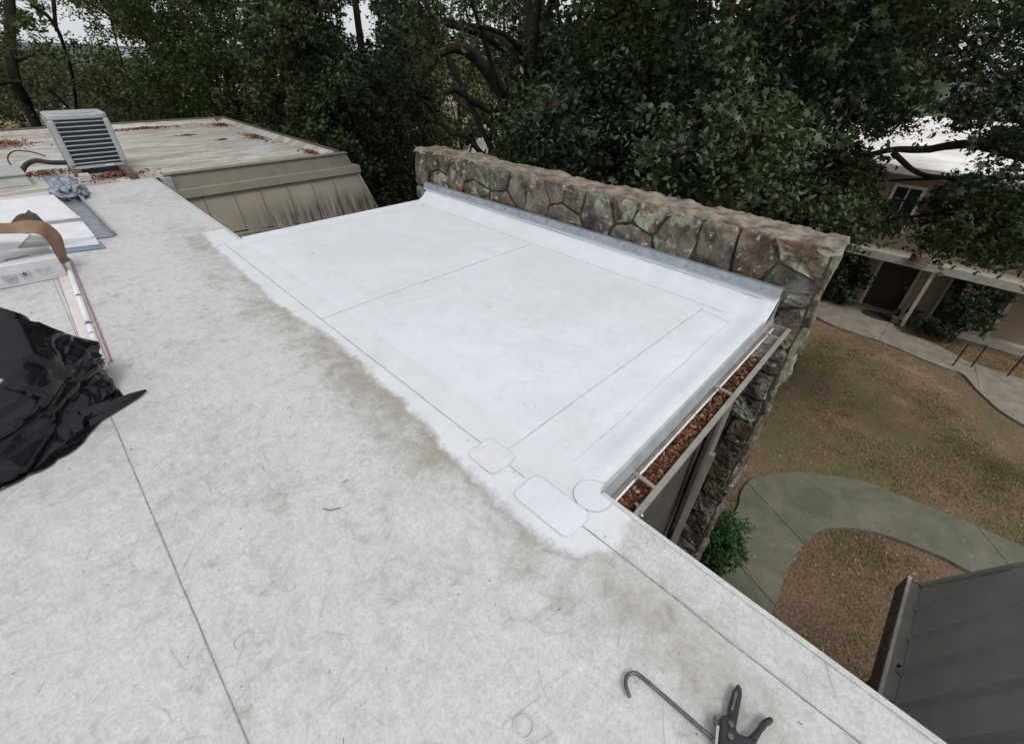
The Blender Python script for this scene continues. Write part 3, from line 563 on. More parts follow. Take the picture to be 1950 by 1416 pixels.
# gutter with hangers
gb = lambda x: SY(x) - .040; gf = lambda x: SY(x) - .158 + (x - 1.26) * .008; xa, xb = 1.27, 3.57
gz = -.145
gm = MB()
gm.hexa([(xa, gf(xa), gz), (xb, gf(xb), gz), (xb, gb(xb), gz), (xa, gb(xa), gz)], [(xa, gf(xa), gz + .004), (xb, gf(xb), gz + .004), (xb, gb(xb), gz + .004), (xa, gb(xa), gz + .004)])
for f, s in ((gf, -1), (gb, 1)): gm.hexa([(xa, f(xa), gz), (xb, f(xb), gz), (xb, f(xb) + .004, gz), (xa, f(xa) + .004, gz)], [(xa, f(xa) + (0 if s > 0 else -.012), -.045), (xb, f(xb) + (0 if s > 0 else -.012), -.045), (xb, f(xb) + .004, -.045), (xa, f(xa) + .004, -.045)])
part(gm, 'gutter', 'gutter'); gut = bpy.data.objects['gutter']
part(MB().hexa([(xa, gf(xa) - .022, -.056), (xb, gf(xb) - .022, -.056), (xb, gf(xb) + .008, -.048), (xa, gf(xa) + .008, -.048)], [(xa, gf(xa) - .022, -.044), (xb, gf(xb) - .022, -.044), (xb, gf(xb) + .008, -.040), (xa, gf(xa) + .008, -.040)]), 'lip', 'trim', gut, bevel=.002)
part(MB().box((xb, gf(xb) - .012, gz), (xb + .004, gb(xb) + .004, -.044)), 'end_cap', 'gutter', gut)
for hx in (1.475, 3.36, 2.45): part(MB().bar((hx, gf(hx) - .008, -.046), (hx + .02, gb(hx) + .03, -.05), .022, .006), 'hanger', 'trim', gut)
for k, dx in enumerate((0, .03, .055)): part(MB().tube([(1.285 + dx * .6, gf(1.29) - .03 + .012 * k, -.03 - .01 * k), (1.30 + dx, gf(1.29) - .005 + .02 * k, -.07)], .007, 6), 'bent_clip', 'galv', gut)
# walls below
part(MB().hexa([(1.24, SY(1.24) - .01 - .02, G), (3.12, SY(3.1) + .03, G), (3.12, NY - .05, G), (1.24, NY - .05, G)], [(1.24, SY(1.24) - .02, -.282), (3.12, SY(3.1) + .03, -.282), (3.12, NY - .05, -.282), (1.24, NY - .05, -.282)]), 'link_wall', 'wall_dark')
part(MB().box((-9, -6, G), (1.18, 8.4, -.282)), 'wall', 'wall_dark')
part(MB().box((-9, 8.6, G), (3.95, 14.4, -.282)), 'wall', 'wall_dark')
yb = lambda x: SY(x) - .03
part(MB().box((2.97, .60, G), (3.14, .64, -.16)), 'corner_board', 'trim')
part(MB().bar((2.98, .575, -1.0), (2.30, .50, -3.6), .05, .07), 'downspout', 'trim')
part(MB().bar((2.80, .585, -.3), (2.80, .60, -6), .10, .03, (0, 1, 0)), 'wall_board', 'wall_dark')
# far wing edges
part(MB().box((-9, 14.42, -.25), (4.14, 14.50, .10)), 'back_curb', 'fascia_brown'); 
part(MB().box((4.06, 8.46, -.25), (4.14, 14.42, .085)), 'side_curb', 'fascia_brown')
part(MB().hexa([(3.90, 8.5, .004), (4.058, 8.5, .004), (4.058, 14.4, .004), (3.90, 14.4, .004)], [(3.93, 8.5, .012), (4.058, 8.5, .07), (4.058, 14.4, .07), (3.93, 14.4, .012)]), 'curb_flashing', 'farroof')
part(MB().hexa([(-9, 14.2, .004), (3.86, 14.2, .004), (3.86, 14.418, .004), (-9, 14.418, .004)], [(-9, 14.22, .012), (3.86, 14.22, .012), (3.86, 14.418, .07), (-9, 14.418, .07)]), 'curb_flashing', 'farroof')
# mansards (north-notch one facing us, south one lower right)
def mansard(y0, sgn, xs, ztop, zbot, slope, xslope, pm, rm, cuts=None):
    yy = lambda z: y0 + sgn * (z - ztop) * slope
    dz = ztop
    for i, (a, b) in enumerate(zip(xs, xs[1:])):
        zb = zbot
        if cuts and i in cuts: zb = cuts[i]
        last = (i == len(xs) - 2); bx = b + ((ztop - zb) * xslope if last else 0)
        o = .02 * sgn
        part(MB().hexa([(a + .012, yy(zb) + .05 * sgn, zb), (bx - .012, yy(zb) + .05 * sgn, zb), (b - .012, y0 + .05 * sgn, dz), (a + .012, y0 + .05 * sgn, dz)],
                       [(a + .012, yy(zb), zb), (bx - .012, yy(zb), zb), (b - .012, y0, dz), (a + .012, y0, dz)]), 'metal_panel', pm)
        if not last or True:
            xr = b; 
            if last: xr_b = b + (ztop - zb) * xslope
            else: xr_b = b
            wv = (.010 if sgn > 0 else .045) if not last else .045; pr = (.022 if sgn > 0 else .055) if not last else .02; tp = .6 if sgn > 0 or last else .15
            part(MB().hexa([(xr_b - wv, yy(zb) + .04 * sgn, zb), (xr_b + wv, yy(zb) + .04 * sgn, zb), (xr + wv, y0 + .04 * sgn, dz), (xr - wv, y0 + .04 * sgn, dz)],
                           [(xr_b - wv * tp, yy(zb) - pr * sgn, zb), (xr_b + wv * tp, yy(zb) - pr * sgn, zb), (xr + wv * tp, y0 - pr * sgn, dz), (xr - wv * tp, y0 - pr * sgn, dz)]), 'rib' if not last else 'hip_trim', rm)
xsN = [1.25, 1.74, 2.17, 2.58, 3.02, 3.45, 3.86, 4.36]
mansard(8.36, 1, xsN, -.29, -3.05, .24, .33, 'mansard', 'mansard', {1: -.87, 2: -.90, 3: -.93})
part(MB().hexa([(1.70, 8.12, -.93), (3.10, 8.12, -1.0), (3.10, 8.26, -1.0), (1.70, 8.26, -.93)], [(1.70, 8.12, -.875), (3.10, 8.12, -.945), (3.10, 8.26, -.945), (1.70, 8.26, -.875)]), 'sill', 'mansard'); part(MB().box((1.62, 8.24, -2.4), (3.04, 8.5, -1.001)), 'opening_shade', 'dark')  # solid near-black box paints the shade inside the opening under the sill
part(MB().hexa([(1.40, 8.30, -.29), (4.42, 8.30, -.29), (4.42, 8.50, -.29), (1.40, 8.50, -.29)], [(1.40, 8.30, -.17), (4.40, 8.30, -.17), (4.40, 8.50, -.17), (1.40, 8.50, -.17)]), 'lower_fascia', 'mansard')
part(MB().hexa([(1.36, 8.36, -.175), (4.30, 8.36, -.175), (4.30, 8.50, -.175), (1.36, 8.50, -.175)], [(1.36, 8.40, .04), (4.22, 8.40, .04), (4.22, 8.48, .04), (1.36, 8.48, .04)]), 'upper_fascia', 'beige_metal')
part(MB().box((1.35, 8.37, .04), (4.24, 8.52, .052)), 'fascia_cap', 'beige_metal')
part(MB().add([(4.38, 8.34, -.29), (5.27, 7.68, -3.05), (5.27, 14, -3.05), (4.38, 14.4, -.29)], [(0, 1, 2, 3)]), 'east_slope', 'mansard')
part(MB().box((1.3, 8.28, -.30), (1.42, 8.42, .02)), 'end_trim', 'edge_metal')
# south mansard
xsS = [1.62, 2.04, 2.46, 2.88, 3.30, 3.72, 4.13]
xsS = [1.83, 2.24, 2.65, 3.06, 3.47, 3.88, 4.29]
mansard(-2.14, -1, [1.30] + xsS, -.3, -3.05, .238, .29, 'grey_metal', 'grey_metal')
part(MB().hexa([(4.275, -1.50, -3.05), (4.335, -1.50, -3.05), (4.32, -2.13, -.42), (4.275, -2.13, -.42)], [(4.285, -1.455, -3.05), (4.325, -1.455, -3.05), (4.31, -2.09, -.42), (4.28, -2.09, -.42)]), 'rib', 'grey_metal')
part(MB().hexa([(4.68, -1.50, -3.05), (4.74, -1.50, -3.05), (4.73, -1.80, -1.80), (4.69, -1.80, -1.80)], [(4.69, -1.455, -3.05), (4.73, -1.455, -3.05), (4.72, -1.755, -1.80), (4.70, -1.755, -1.80)]), 'rib', 'grey_metal')
part(MB().box((1.2, -2.6, -.3), (4.4, -2.12, -.1)), 'fascia', 'grey_metal'); part(MB().box((1.2, -6, -.3), (4.4, -2.6, -.02)), 'roof_deck', 'wall_dark')
part(MB().add([(4.32, -2.14, -.3), (5.12, -1.49, -3.05), (5.12, -6, -3.05), (4.32, -6, -.3)], [(3, 2, 1, 0)]), 'east_slope', 'grey_metal')
part(MB().box((1.2, -6, G), (4.7, -1.66, -3.12)), 'wall', 'wall_dark')
sg = part(MB().box((1.3, -1.50, -3.19), (5.10, -1.375, -3.185)).box((1.3, -1.375, -3.19), (5.10, -1.37, -3.05)).box((5.095, -1.50, -3.19), (5.10, -1.376, -3.06)), 'gutter', 'gutter')
part(MB().box((1.3, -1.383, -3.048), (5.11, -1.352, -3.036)), 'lip', 'cream_trim', sg); part(MB().box((1.3, -1.352, -3.30), (5.10, -1.345, -3.05)), 'gutter_face', 'fascia_brown', sg)
part(MB().box((1.3, -1.495, -3.10), (5.08, -1.385, -3.065)), 'gutter_cover', 'trim', sg)
for x in xsS[:-1]: part(MB().box((x + .05, -1.49, -3.07), (x + .07, -1.44, -3.04)), 'rib_foot', 'dark', sg)
# ================================================================== STONE WALL
W = empty('stone_wall', (3.85, 3, G), 'rubble stone wall with rough flat top rising beside the white roof', 'wall')
WX0, WX1, WY0, WY1, WZ = 3.665, 4.02, .47, 5.36, .58
MB().box((WX0, WY0, G), (WX1, WY1, .545)).build('mortar_core', 'mortar', W)
V = []; nxx, nyy = 14, 240
for j in range(nyy + 1):
    for i in range(nxx + 1):
        x = WX0 - .012 + (WX1 - WX0 + .05) * i / nxx; y = WY0 - .02 + (WY1 - WY0 + .05) * j / nyy
        z = .568 + .026 * mnoise.noise(Vector((x * 2, y * 5.5, 8))) + .022 * mnoise.noise(Vector((x * 3, y * 1.7, 0))) + .018 * mnoise.noise(Vector((x * 9, y * 9, 1))) + .012 * mnoise.noise(Vector((x * 25, y * 25, 1)))
        if i in (0, nxx) or j in (0, nyy): z -= .05
        if i in (0, nxx): x += .035 * mnoise.noise(Vector((i, y * 14, 4))) + .04 * mnoise.noise(Vector((i, y * 3.1, 4)))
        if j in (0, nyy): y += .03 * mnoise.noise(Vector((x * 8, j, 4)))
        V.append((x, y, z))
F = [(j * (nxx + 1) + i, j * (nxx + 1) + i + 1, (j + 1) * (nxx + 1) + i + 1, (j + 1) * (nxx + 1) + i) for j in range(nyy) for i in range(nxx)]
MB().add(V, F).build('wall_cap', 'cap', W)
def clip(poly, a, b, c):   # keep a*x+b*y<=c
    out = []
    for i in range(len(poly)):
        p, q = poly[i], poly[(i + 1) % len(poly)]; fp = a * p[0] + b * p[1] - c; fq = a * q[0] + b * q[1] - c
        if fp <= 0: out.append(p)
        if fp * fq < 0: t = fp / (fp - fq); out.append((p[0] + (q[0] - p[0]) * t, p[1] + (q[1] - p[1]) * t))
    return out
def voronoi(seeds, box, sx=1, sy=1):
    cells = []
    for i, p in enumerate(seeds):
        poly = [(box[0], box[1]), (box[2], box[1]), (box[2], box[3]), (box[0], box[3])]
        for j, q in enumerate(seeds):
            if i == j or abs(q[0] - p[0]) > 2.2 or abs(q[1] - p[1]) > 2.2: continue
            a = (q[0] - p[0]) * sx; b = (q[1] - p[1]) * sy; m = ((p[0] + q[0]) / 2, (p[1] + q[1]) / 2); poly = clip(poly, a, b, a * m[0] + b * m[1])
            if len(poly) < 3: break
        if len(poly) >= 3: cells.append((p, poly))
    return cells
def stone(cell, mapf, gap=.015, proud=.034):
    P = [Vector((x, y)) for x, y in cell]; c = sum(P, Vector((0, 0))) / len(P)
    r = sum((p - c).length for p in P) / len(P)
    if r < .035: return
    P = [p for k, p in enumerate(P) if (p - P[k - 1]).length > .012]
    if len(P) < 3: return
    Q = []
    for k in range(len(P)):
        a, b = P[k], P[(k + 1) % len(P)]; Q += [a.lerp(b, .09), a.lerp(b, .36), a.lerp(b, .64), a.lerp(b, .91)]
    Q = [q + Vector((random.uniform(-1, 1), random.uniform(-1, 1))) * .009 for q in Q]
    rings = []; tl = random.uniform(-.5, .5), random.uniform(-.5, .5); pr = proud * random.uniform(.55, 1.25)
    for sc, dp in ((1 - gap / r, -.02), (1 - gap / r, .55), (1 - gap / r - .05, .92), (1 - gap / r - .4, 1.0)):
        rings.append([(c + (q - c) * sc, (dp if dp < 0 else pr * dp * (1 + random.uniform(-.35, .35)) + ((q - c).x * tl[0] + (q - c).y * tl[1]) * .25 * (dp > .5))) for q in Q])
    n = len(Q); vs = [mapf(p.x, p.y, d) for rg in rings for p, d in rg] + [mapf(c.x, c.y, pr)]
    fs = [(k * n + i, k * n + (i + 1) % n, (k + 1) * n + (i + 1) % n, (k + 1) * n + i) for k in range(3) for i in range(n)] + [(3 * n + i, 3 * n + (i + 1) % n, 4 * n) for i in range(n)]
    MB().add(vs, fs).build('stone', 'stone', W)
west = lambda y, z, d: (WX0 - d, y, z); south = lambda x, z, d: (x, WY0 - d, z)
seeds = []
y = WY0 + .16; k = 0
while y < WY1 + .05:      # top band: big stones, some stacked in two
    u = random.random()
    if u < .30: zz = random.uniform(.47, .52); seeds += [(y + random.uniform(-.05, .05), zz), (y + random.uniform(-.06, .06), zz - .26)]
    elif u < .45: seeds += [(y - .07, .48), (y + .09, .50), (y, .25)]
    else: seeds += [(y, random.uniform(.30, .42))]
    y += random.uniform(.26, .42)
for zrow in np.arange(-.12, G, -.27):
    y = WY0 + random.uniform(.05, .2)
    while y < WY1 + .1: seeds.append((y, zrow + random.uniform(-.06, .06))); y += random.uniform(.22, .36)
for p, cell in voronoi(seeds, (WY0, G, WY1, .575), 1, 1.15):
    if p[1] < -.1 and 1.7 < p[0] < 4.75: continue
    if p[0] > 4.75 and p[1] < -3: continue
    if max(c[1] for c in cell) < .19 and 1.7 < p[0] < 4.75: continue
    stone(cell, west)
seeds = []
for zrow in np.arange(.36, G, -.30):
    x = WX0 + random.uniform(.1, .2)
    while x < WX1: seeds.append((x, zrow + random.uniform(-.05, .05))); x += random.uniform(.22, .34)
for p, cell in voronoi(seeds, (WX0, G, WX1, .565)): stone(cell, south, proud=.03)
# ================================================================== GUTTER LEAVES, ROOF LITTER
def scatter(name, P, size, shape, mat, label, cat, droop=0, flat=1.5):
    V, F, k = leaves(np.array(P), size, shape, droop, flat); T = np.repeat(np.clip(rng.beta(1.6, 2.2, len(P)), 0, 1), k)
    o = np_mesh(name, V, F, mat, None, T); return tag(o, label, cat, kind='stuff')
P = []
for _ in range(3600):
    x = random.uniform(1.275, 3.25); t = random.random(); y = gf(x) + .012 + t * (gb(x) - gf(x) - .016); P.append((x, y - .006, -.135 + .045 * random.random() + .018 * mnoise.noise(Vector((x * 5, y * 9, 0))) - (.05 if x > 3.05 else 0)))
scatter('gutter_leaves', P, .034, OVAL, 'litter', 'rusty brown dead leaves packed along the open gutter', 'leaf litter', flat=.35)
P = []
def pile(cx, cy, rx, ry, n, h=.02, z=.004):
    for _ in range(n):
        a = random.uniform(0, 6.283); r = abs(random.gauss(0, .5)); P.append((cx + rx * r * math.cos(a), cy + ry * r * math.sin(a), z + random.uniform(0, h) * max(0, 1 - r) + .004))
pile(-.15, 13.0, .55, .8, 700, .05); pile(-1.4, 13.2, .9, .8, 500, .05); pile(2.2, 13.9, 1.0, .22, 550, .04); pile(3.75, 13.6, .35, .5, 350, .04); pile(3.72, 11.3, .18, .8, 380, .04); pile(3.85, 9.0, .12, .5, 300, .04); pile(3.1, 11.4, .2, .1, 60)
pile(.85, 8.95, .5, .3, 600, .05); pile(.15, 9.7, .5, .35, 350, .04); pile(-.9, 8.1, .4, .3, 260, .03); pile(2.7, 12.4, .3, .1, 70)
scatter('roof_leaf_piles', P, .05, OVAL, 'litter', 'reddish brown leaf drifts lying against the curbs of the far stained roof', 'leaf litter', flat=.9)
# twigs and pine needles on the weathered membrane
mb = MB(); tn = []
spots = [(random.uniform(-1.3, 1.15), random.uniform(-.4, 6)) for _ in range(60)] + [(random.uniform(1.4, 3.4), random.uniform(.9, 4.8)) for _ in range(6)] + [(.33, 1.36)]
VN, TN = [], []
for i, (x, y) in enumerate(spots):
    big = i >= len(spots) - 1; Ln = random.uniform(.008, .035) if not big else .07; a = random.uniform(0, 3.14); z = .008
    c1 = Vector((x, y, z)); d = Vector((math.cos(a), math.sin(a), 0)) * Ln / 2; md = c1 + Vector((-d.y, d.x, 0)) * .3
    mb.tube([c1 - d, md, c1 + d], random.uniform(.0007, .0018) if not big else .0018, 5)
tw = mb.build('twigs', 'timber'); tag(tw, 'scattered dark twigs and pine needles lying on the weathered white roof', 'twigs', kind='stuff')
P = [(random.uniform(-1.3, 1.15), random.uniform(-.3, 7.5), .006) for _ in range(260)]
scatter('roof_crumbs', P, .008, DIAM, 'needle', 'tiny brown crumbs of leaf and bark dotted over the weathered white roof', 'debris')
# ================================================================== AC CONDENSER
AC = empty('air_conditioner', (.78, 9.6, .08), 'grey louvred air conditioning condenser standing on the far roof', 'air conditioner')
ax0, ax1, ay0, ay1, az0, az1 = .455, 1.13, 9.27, 9.95, .09, .765
MB().box((ax0 + .04, ay0 + .04, az0 + .03), (ax1 - .04, ay1 - .04, az1 - .05)).build('coil', 'ac_dark', AC)
def rrect(x0, y0, x1, y1, r, n=5): 
    o = []
    for cx, cy, a0 in ((x1 - r, y1 - r, 0), (x0 + r, y1 - r, 90), (x0 + r, y0 + r, 180), (x1 - r, y0 + r, 270)):
        for k in range(n + 1): a = rad(a0 + 90 * k / n); o.append((cx + r * math.cos(a), cy + r * math.sin(a)))
    return o
MB().prism(rrect(ax0, ay0, ax1, ay1, .09), az1 - .06, az1).build('top_cover', 'ac_metal', AC, bevel=.012)
MB().prism(rrect(ax0, ay0, ax1, ay1, .09), az0, az0 + .035).build('base_pan', 'ac_metal', AC)
MB().prism(rrect(ax0 + .1, ay0 + .1, ax1 - .1, ay1 - .1, .2), az1 + .001, az1 + .006).build('fan_grille', 'ac_metal', AC)
for x, y in ((ax1 - .04, ay0 + .035), (ax1 - .04, ay1 - .04), (ax0 + .035, ay1 - .04), (ax0 + .03, ay0 + .03)):
    w_ = .036; MB().box((x - w_, y - .036, az0 + .036), (x + w_, y + .036, az1 - .061)).build('corner_post', 'ac_metal', AC, bevel=.02)
for k in range(10):
    z = az0 + .065 + k * .0575; pts = rrect(ax0 + .004, ay0 + .004, ax1 - .004, ay1 - .004, .085)
    inn = rrect(ax0 + .03, ay0 + .03, ax1 - .03, ay1 - .03, .06); n_ = len(pts)
    vs = [(p[0], p[1], z - .004) for p in pts] + [(p[0], p[1], z + .004) for p in pts] + [(p[0], p[1], z + .010) for p in inn]
    MB().add(vs, [(i, (i + 1) % n_, n_ + (i + 1) % n_, n_ + i) for i in range(n_)] + [(n_ + i, n_ + (i + 1) % n_, 2 * n_ + (i + 1) % n_, 2 * n_ + i) for i in range(n_)]).build('louvre', 'ac_metal', AC)
MB().box((.85, ay0 - .012, az0 + .01), (.95, ay0 - .002, az0 + .03)).build('bracket', 'pvc', AC)
for k, (x, y, lx, ly, h, mt, lb) in enumerate(((.53, 9.0, .12, .16, .09, 'block', 'short pale concrete block under the left front of the condenser'), (1.04, 9.1, .10, 1.1, .085, 'timber', 'dark weathered timber sleeper under the right side of the condenser'), (.5, 9.75, .10, .6, .085, 'timber', 'dark timber sleeper under the left rear of the condenser'))):
    o = MB().box((x - lx / 2, y - .2 if k == 0 else y - .72 + .2, .004), (x + lx / 2, (y - .2 if k == 0 else y - .52) + ly, h)).build('support_block' if k == 0 else 'timber_sleeper', mt, None, bevel=.008); tag(o, lb, 'support block' if k == 0 else 'timber')
o = MB().tube(curve_pts([(-.08, 9.75, .03), (.02, 10.0, .10), (.15, 10.0, .14), (.30, 9.85, .12), (.52, 9.7, .12)]), .032, 12).build('insulated_pipe', 'rubber_hose', smooth=True); tag(o, 'thick black insulated pipe running across the roof to the condenser', 'pipe')
o = MB().tube(curve_pts([(-.12, 9.9, .01), (-.14, 10.7, .10), (-.02, 11.2, .13), (.16, 11.2, .10), (.3, 11.0, .05)]), .010, 8).build('power_cable', 'rubber_hose', smooth=True); tag(o, 'thin black cable looping up behind the grey box on the roof', 'cable')
o = MB().tube(curve_pts([(-.5, 10.9, .01), (-.33, 10.4, .03), (-.22, 10.2, .01)]), .014, 8).build('power_cable', 'rubber_hose', smooth=True); tag(o, 'short black cable end lying left of the grey box', 'cable')
gbx = empty('roof_hatch', (-.25, 9.1, 0), 'pale grey low metal box on the roof left of the condenser', 'roof box')
MB().hexa([(-.75, 9.05, .004), (-.02, 9.0, .004), (-.06, 9.75, .004), (-.75, 9.8, .004)], [(-.74, 9.09, .13), (-.05, 9.04, .13), (-.09, 9.72, .13), (-.74, 9.76, .13)]).build('box_body', 'hatch', gbx)
MB().hexa([(-.76, 9.06, .131), (-.03, 9.01, .131), (-.07, 9.75, .131), (-.76, 9.79, .131)], [(-.76, 9.06, .15), (-.03, 9.01, .15), (-.07, 9.75, .15), (-.76, 9.79, .15)]).build('lid', 'hatch', gbx, bevel=.004)
# ================================================================== ROOFING MATERIALS ON THE LEFT
# galvanised L flashing
ch = empty('metal_flashing_length', (.27, 7.6, 0), 'long bent grey galvanised flashing length lying beside the white cartons', 'flashing')
a0, a1 = Vector((.10, 9.55, .006)), Vector((.20, 5.97, .006)); b0, b1 = Vector((.27, 9.6, .006)), Vector((.34, 5.93, .006))
MB().hexa([a1, b1, b0, a0], [a1 + Vector((0, 0, .004)), b1 + Vector((0, 0, .004)), b0 + Vector((0, 0, .004)), a0 + Vector((0, 0, .004))]).build('flange', 'galv', ch)
MB().hexa([b1, b1 + Vector((.004, 0, 0)), b0 + Vector((.004, 0, 0)), b0], [b1 + Vector((.01, 0, .06)), b1 + Vector((.014, 0, .06)), b0 + Vector((.014, 0, .06)), b0 + Vector((.01, 0, .06))]).build('upstand', 'galv', ch)
MB().hexa([b1 + Vector((.006, 0, .061)), b1 + Vector((.03, 0, .052)), b0 + Vector((.03, 0, .052)), b0 + Vector((.006, 0, .061))], [b1 + Vector((.006, 0, .065)), b1 + Vector((.03, 0, .056)), b0 + Vector((.03, 0, .056)), b0 + Vector((.006, 0, .065))]).build('hem', 'edge_metal', ch)
# film wad
def blob_mesh(name, c, sx, sy, sz, fr, amp, mat, seed, n=48, label=None, cat=None, parent=None, floor=True):
    V = []; m = n // 2
    for j in range(m + 1):
        th = math.pi * j / m
        for i in range(n):
            a = 2 * math.pi * i / n; d = Vector((math.sin(th) * math.cos(a), math.sin(th) * math.sin(a), math.cos(th)))
            r = 1 + amp * (abs(mnoise.noise(d * fr + Vector((seed, 0, 0)))) * 2 - .5) + amp * .6 * (abs(mnoise.noise(d * fr * 2.3 + Vector((seed, 5, 0)))) * 2 - .5)
            p = Vector((c[0] + d.x * sx * r, c[1] + d.y * sy * r, c[2] + d.z * sz * r))
            if floor: p.z = max(p.z, .006 + .004 * mnoise.noise(p * 9))
            V.append(p)
    F = [(j * n + i, j * n + (i + 1) % n, (j + 1) * n + (i + 1) % n, (j + 1) * n + i) for j in range(m) for i in range(n)]
    o = MB().add(V, F).build(name, mat, parent, smooth=False)
    if label: tag(o, label, cat)
    return o
blob_mesh('plastic_film', (.27, 8.15, .05), .17, .55, .12, 1.6, .32, 'film', 3, 40, 'crumpled blue-grey plastic film draped over the metal flashing', 'plastic film')
# long white carton (c2)
c2 = empty('long_carton', (.0, 7.2, 0), 'long flat white carton with dark print beside the grey metal flashing', 'carton')
MB().hexa([(-.42, 6.62, .005), (.185, 6.50, .005), (.10, 7.75, .005), (-.46, 7.85, .005)], [(-.42, 6.60, .10), (.19, 6.47, .10), (.10, 7.75, .10), (-.46, 7.85, .10)]).build('box_body', 'carton_white', c2, bevel=.004)
MB().hexa([(-.422, 6.59, .1005), (.192, 6.46, .1005), (.19, 6.52, .1005), (-.42, 6.65, .1005)], [(-.422, 6.59, .106), (.192, 6.46, .106), (.19, 6.52, .106), (-.42, 6.65, .106)]).build('flap', 'carton_grey', c2)
def text(s, loc, rot, size, mat, parent, ext=.0006, name='lettering'):
    cu = bpy.data.curves.new(name, 'FONT'); cu.body = s; cu.size = size; cu.extrude = ext; cu.align_x = 'CENTER'; cu.align_y = 'CENTER'
    t = bpy.data.objects.new('tmp', cu); C.objects.link(t); dg = bpy.context.evaluated_depsgraph_get()
    me = bpy.data.meshes.new_from_object(t.evaluated_get(dg)); C.objects.unlink(t); bpy.data.objects.remove(t)
    me.materials.clear(); me.materials.append(M[mat]); o = bpy.data.objects.new(name, me); C.objects.link(o); o.parent = parent
    o.location = Vector(loc) - wloc(parent); o.rotation_euler = rot; return o
# print band on front face of long carton (illegible dark marks)
an = math.atan2(-.12, .605)
for u, wd in ((.60, .07), (.70, .03), (.83, .035), (.92, .11)):
    x = -.42 + .605 * u; y = 6.606 - .125 * u - .018; MB().bar((x - wd / 2 * math.cos(an), y - .004 - wd / 2 * math.sin(an), .055), (x + wd / 2 * math.cos(an), y - .004 + wd / 2 * math.sin(an), .055), .002, .018).build('printed_mark', 'ink', c2)
# carton 3, open low tray in front of it
c3 = empty('low_white_tray', (.05, 5.95, 0), 'low white rimmed tray with blue film at its foot beside the metal flashing', 'tray')
MB().hexa([(-.22, 5.86, .012), (.205, 5.72, .012), (.19, 6.38, .012), (-.22, 6.45, .012)], [(-.22, 5.86, .075), (.20, 5.74, .075), (.185, 6.36, .075), (-.22, 6.45, .075)]).build('tray_body', 'carton_white', c3, bevel=.004)
for p, q in (((-.22, 5.88, .084), (.19, 5.75, .084)), ((.19, 5.76, .084), (.178, 6.34, .084)), ((.17, 6.35, .084), (-.22, 6.43, .084))): MB().bar(p, q, .02, .016).build('rim', 'pvc', c3)
MB().hexa([(-.22, 5.72, .004), (.23, 5.61, .004), (.225, 5.80, .004), (-.22, 5.88, .004)], [(-.22, 5.72, .010), (.23, 5.61, .010), (.225, 5.80, .010), (-.22, 5.88, .010)]).build('film_sheet', 'blue_film', c3)
# big white carton with brown torn flap
c1 = empty('white_carton', (-.4, 5.2, 0), 'white carton with round printed marks, its top torn open beside the black bag', 'carton')
MB().hexa([(-1.0, 5.10, .005), (-.115, 5.035, .005), (-.13, 5.62, .005), (-1.0, 5.66, .005)], [(-1.0, 5.08, .17), (-.112, 5.0, .17), (-.15, 5.55, .17), (-1.0, 5.62, .17)]).build('box_body', 'carton_grey', c1, bevel=.003)
MB().hexa([(-1.0, 5.078, .171), (-.11, 4.998, .171), (-.15, 5.55, .171), (-1.0, 5.62, .171)], [(-1.0, 5.078, .175), (-.11, 4.998, .175), (-.15, 5.55, .175), (-1.0, 5.62, .175)]).build('top_sheet', 'carton_white', c1)
def slab3(pts, th=.004):
    P_ = [Vector(p) for p in pts]; nrm = (P_[1] - P_[0]).cross(P_[2] - P_[0]).normalized() * th; n_ = len(P_)
    return MB().add(P_ + [p - nrm for p in P_], [tuple(range(n_)), tuple(range(2 * n_ - 1, n_ - 1, -1))] + [(k, n_ + k, n_ + (k + 1) % n_, (k + 1) % n_) for k in range(n_)])
slab3([aty(-70, 447, 5.35), aty(57, 446, 5.35), aty(33, 473, 5.12), aty(-70, 499, 5.08)]).build('raised_flap', 'carton_white', c1)
slab3([aty(33, 474, 5.125), aty(58, 447, 5.37), aty(90, 452, 5.37), aty(98, 468, 5.16)]).build('inner_flap', 'hatch', c1)
fa = math.atan2(-.035, .88)
def disc(x, z, r, mat, rr=0, nm='round_mark'):
    vs = []; n_ = 24; y = 5.10 - (x + 1) * .0735 - .018 * z / .17 - .012
    for k in range(n_): a = 2 * math.pi * k / n_; vs += [(x + r * math.cos(a), y - (r * math.cos(a)) * .08, z + r * math.sin(a)), (x + rr * math.cos(a), y - (rr * math.cos(a)) * .08, z + rr * math.sin(a))]
    MB().add(vs, [(2 * k, 2 * ((k + 1) % n_), 2 * ((k + 1) % n_) + 1, 2 * k + 1) for k in range(n_)]).build(nm, mat, c1)
disc(-.435, .088, .042, 'ink_faint', .026); disc(-.435, .088, .018, 'ink_faint', .004); disc(-.345, .092, .034, 'ink_faint', .024); disc(-.345, .092, .014, 'ink')
text('80 mil', (-.235, 5.012, .098), (rad(90), 0, fa * 2), .036, 'ink_faint', c1)
for x, y_, w_, h_ in ((-.42, 5.16, .05, .03), (-.36, 5.19, .10, .025), (-.52, 5.12, .06, .02), (-.29, 5.2, .045, .02), (-.50, 5.2, .02, .035)):
    MB().box((x - w_ / 2, y_ - h_ / 2, .1755), (x + w_ / 2, y_ + h_ / 2, .1765)).build('printed_mark', 'ink' if x > -.40 else 'ink_faint', c1)
fl = empty('torn_cardboard', (-.3, 5.2, .1), 'curled brown cardboard sheet arching over the white carton', 'cardboard')
lo_ = curve_pts([aty(x, y, 5.0) for x, y in ((-90, 449), (-30, 446), (20, 444), (60, 444), (82, 451), (97, 470), (108, 490), (116, 501))], 4)
up_ = curve_pts([aty(x, y, 5.12) for x, y in ((-90, 427), (-30, 425), (15, 424), (55, 419), (88, 424), (114, 445), (123, 470), (128, 492))], 4)
V = []
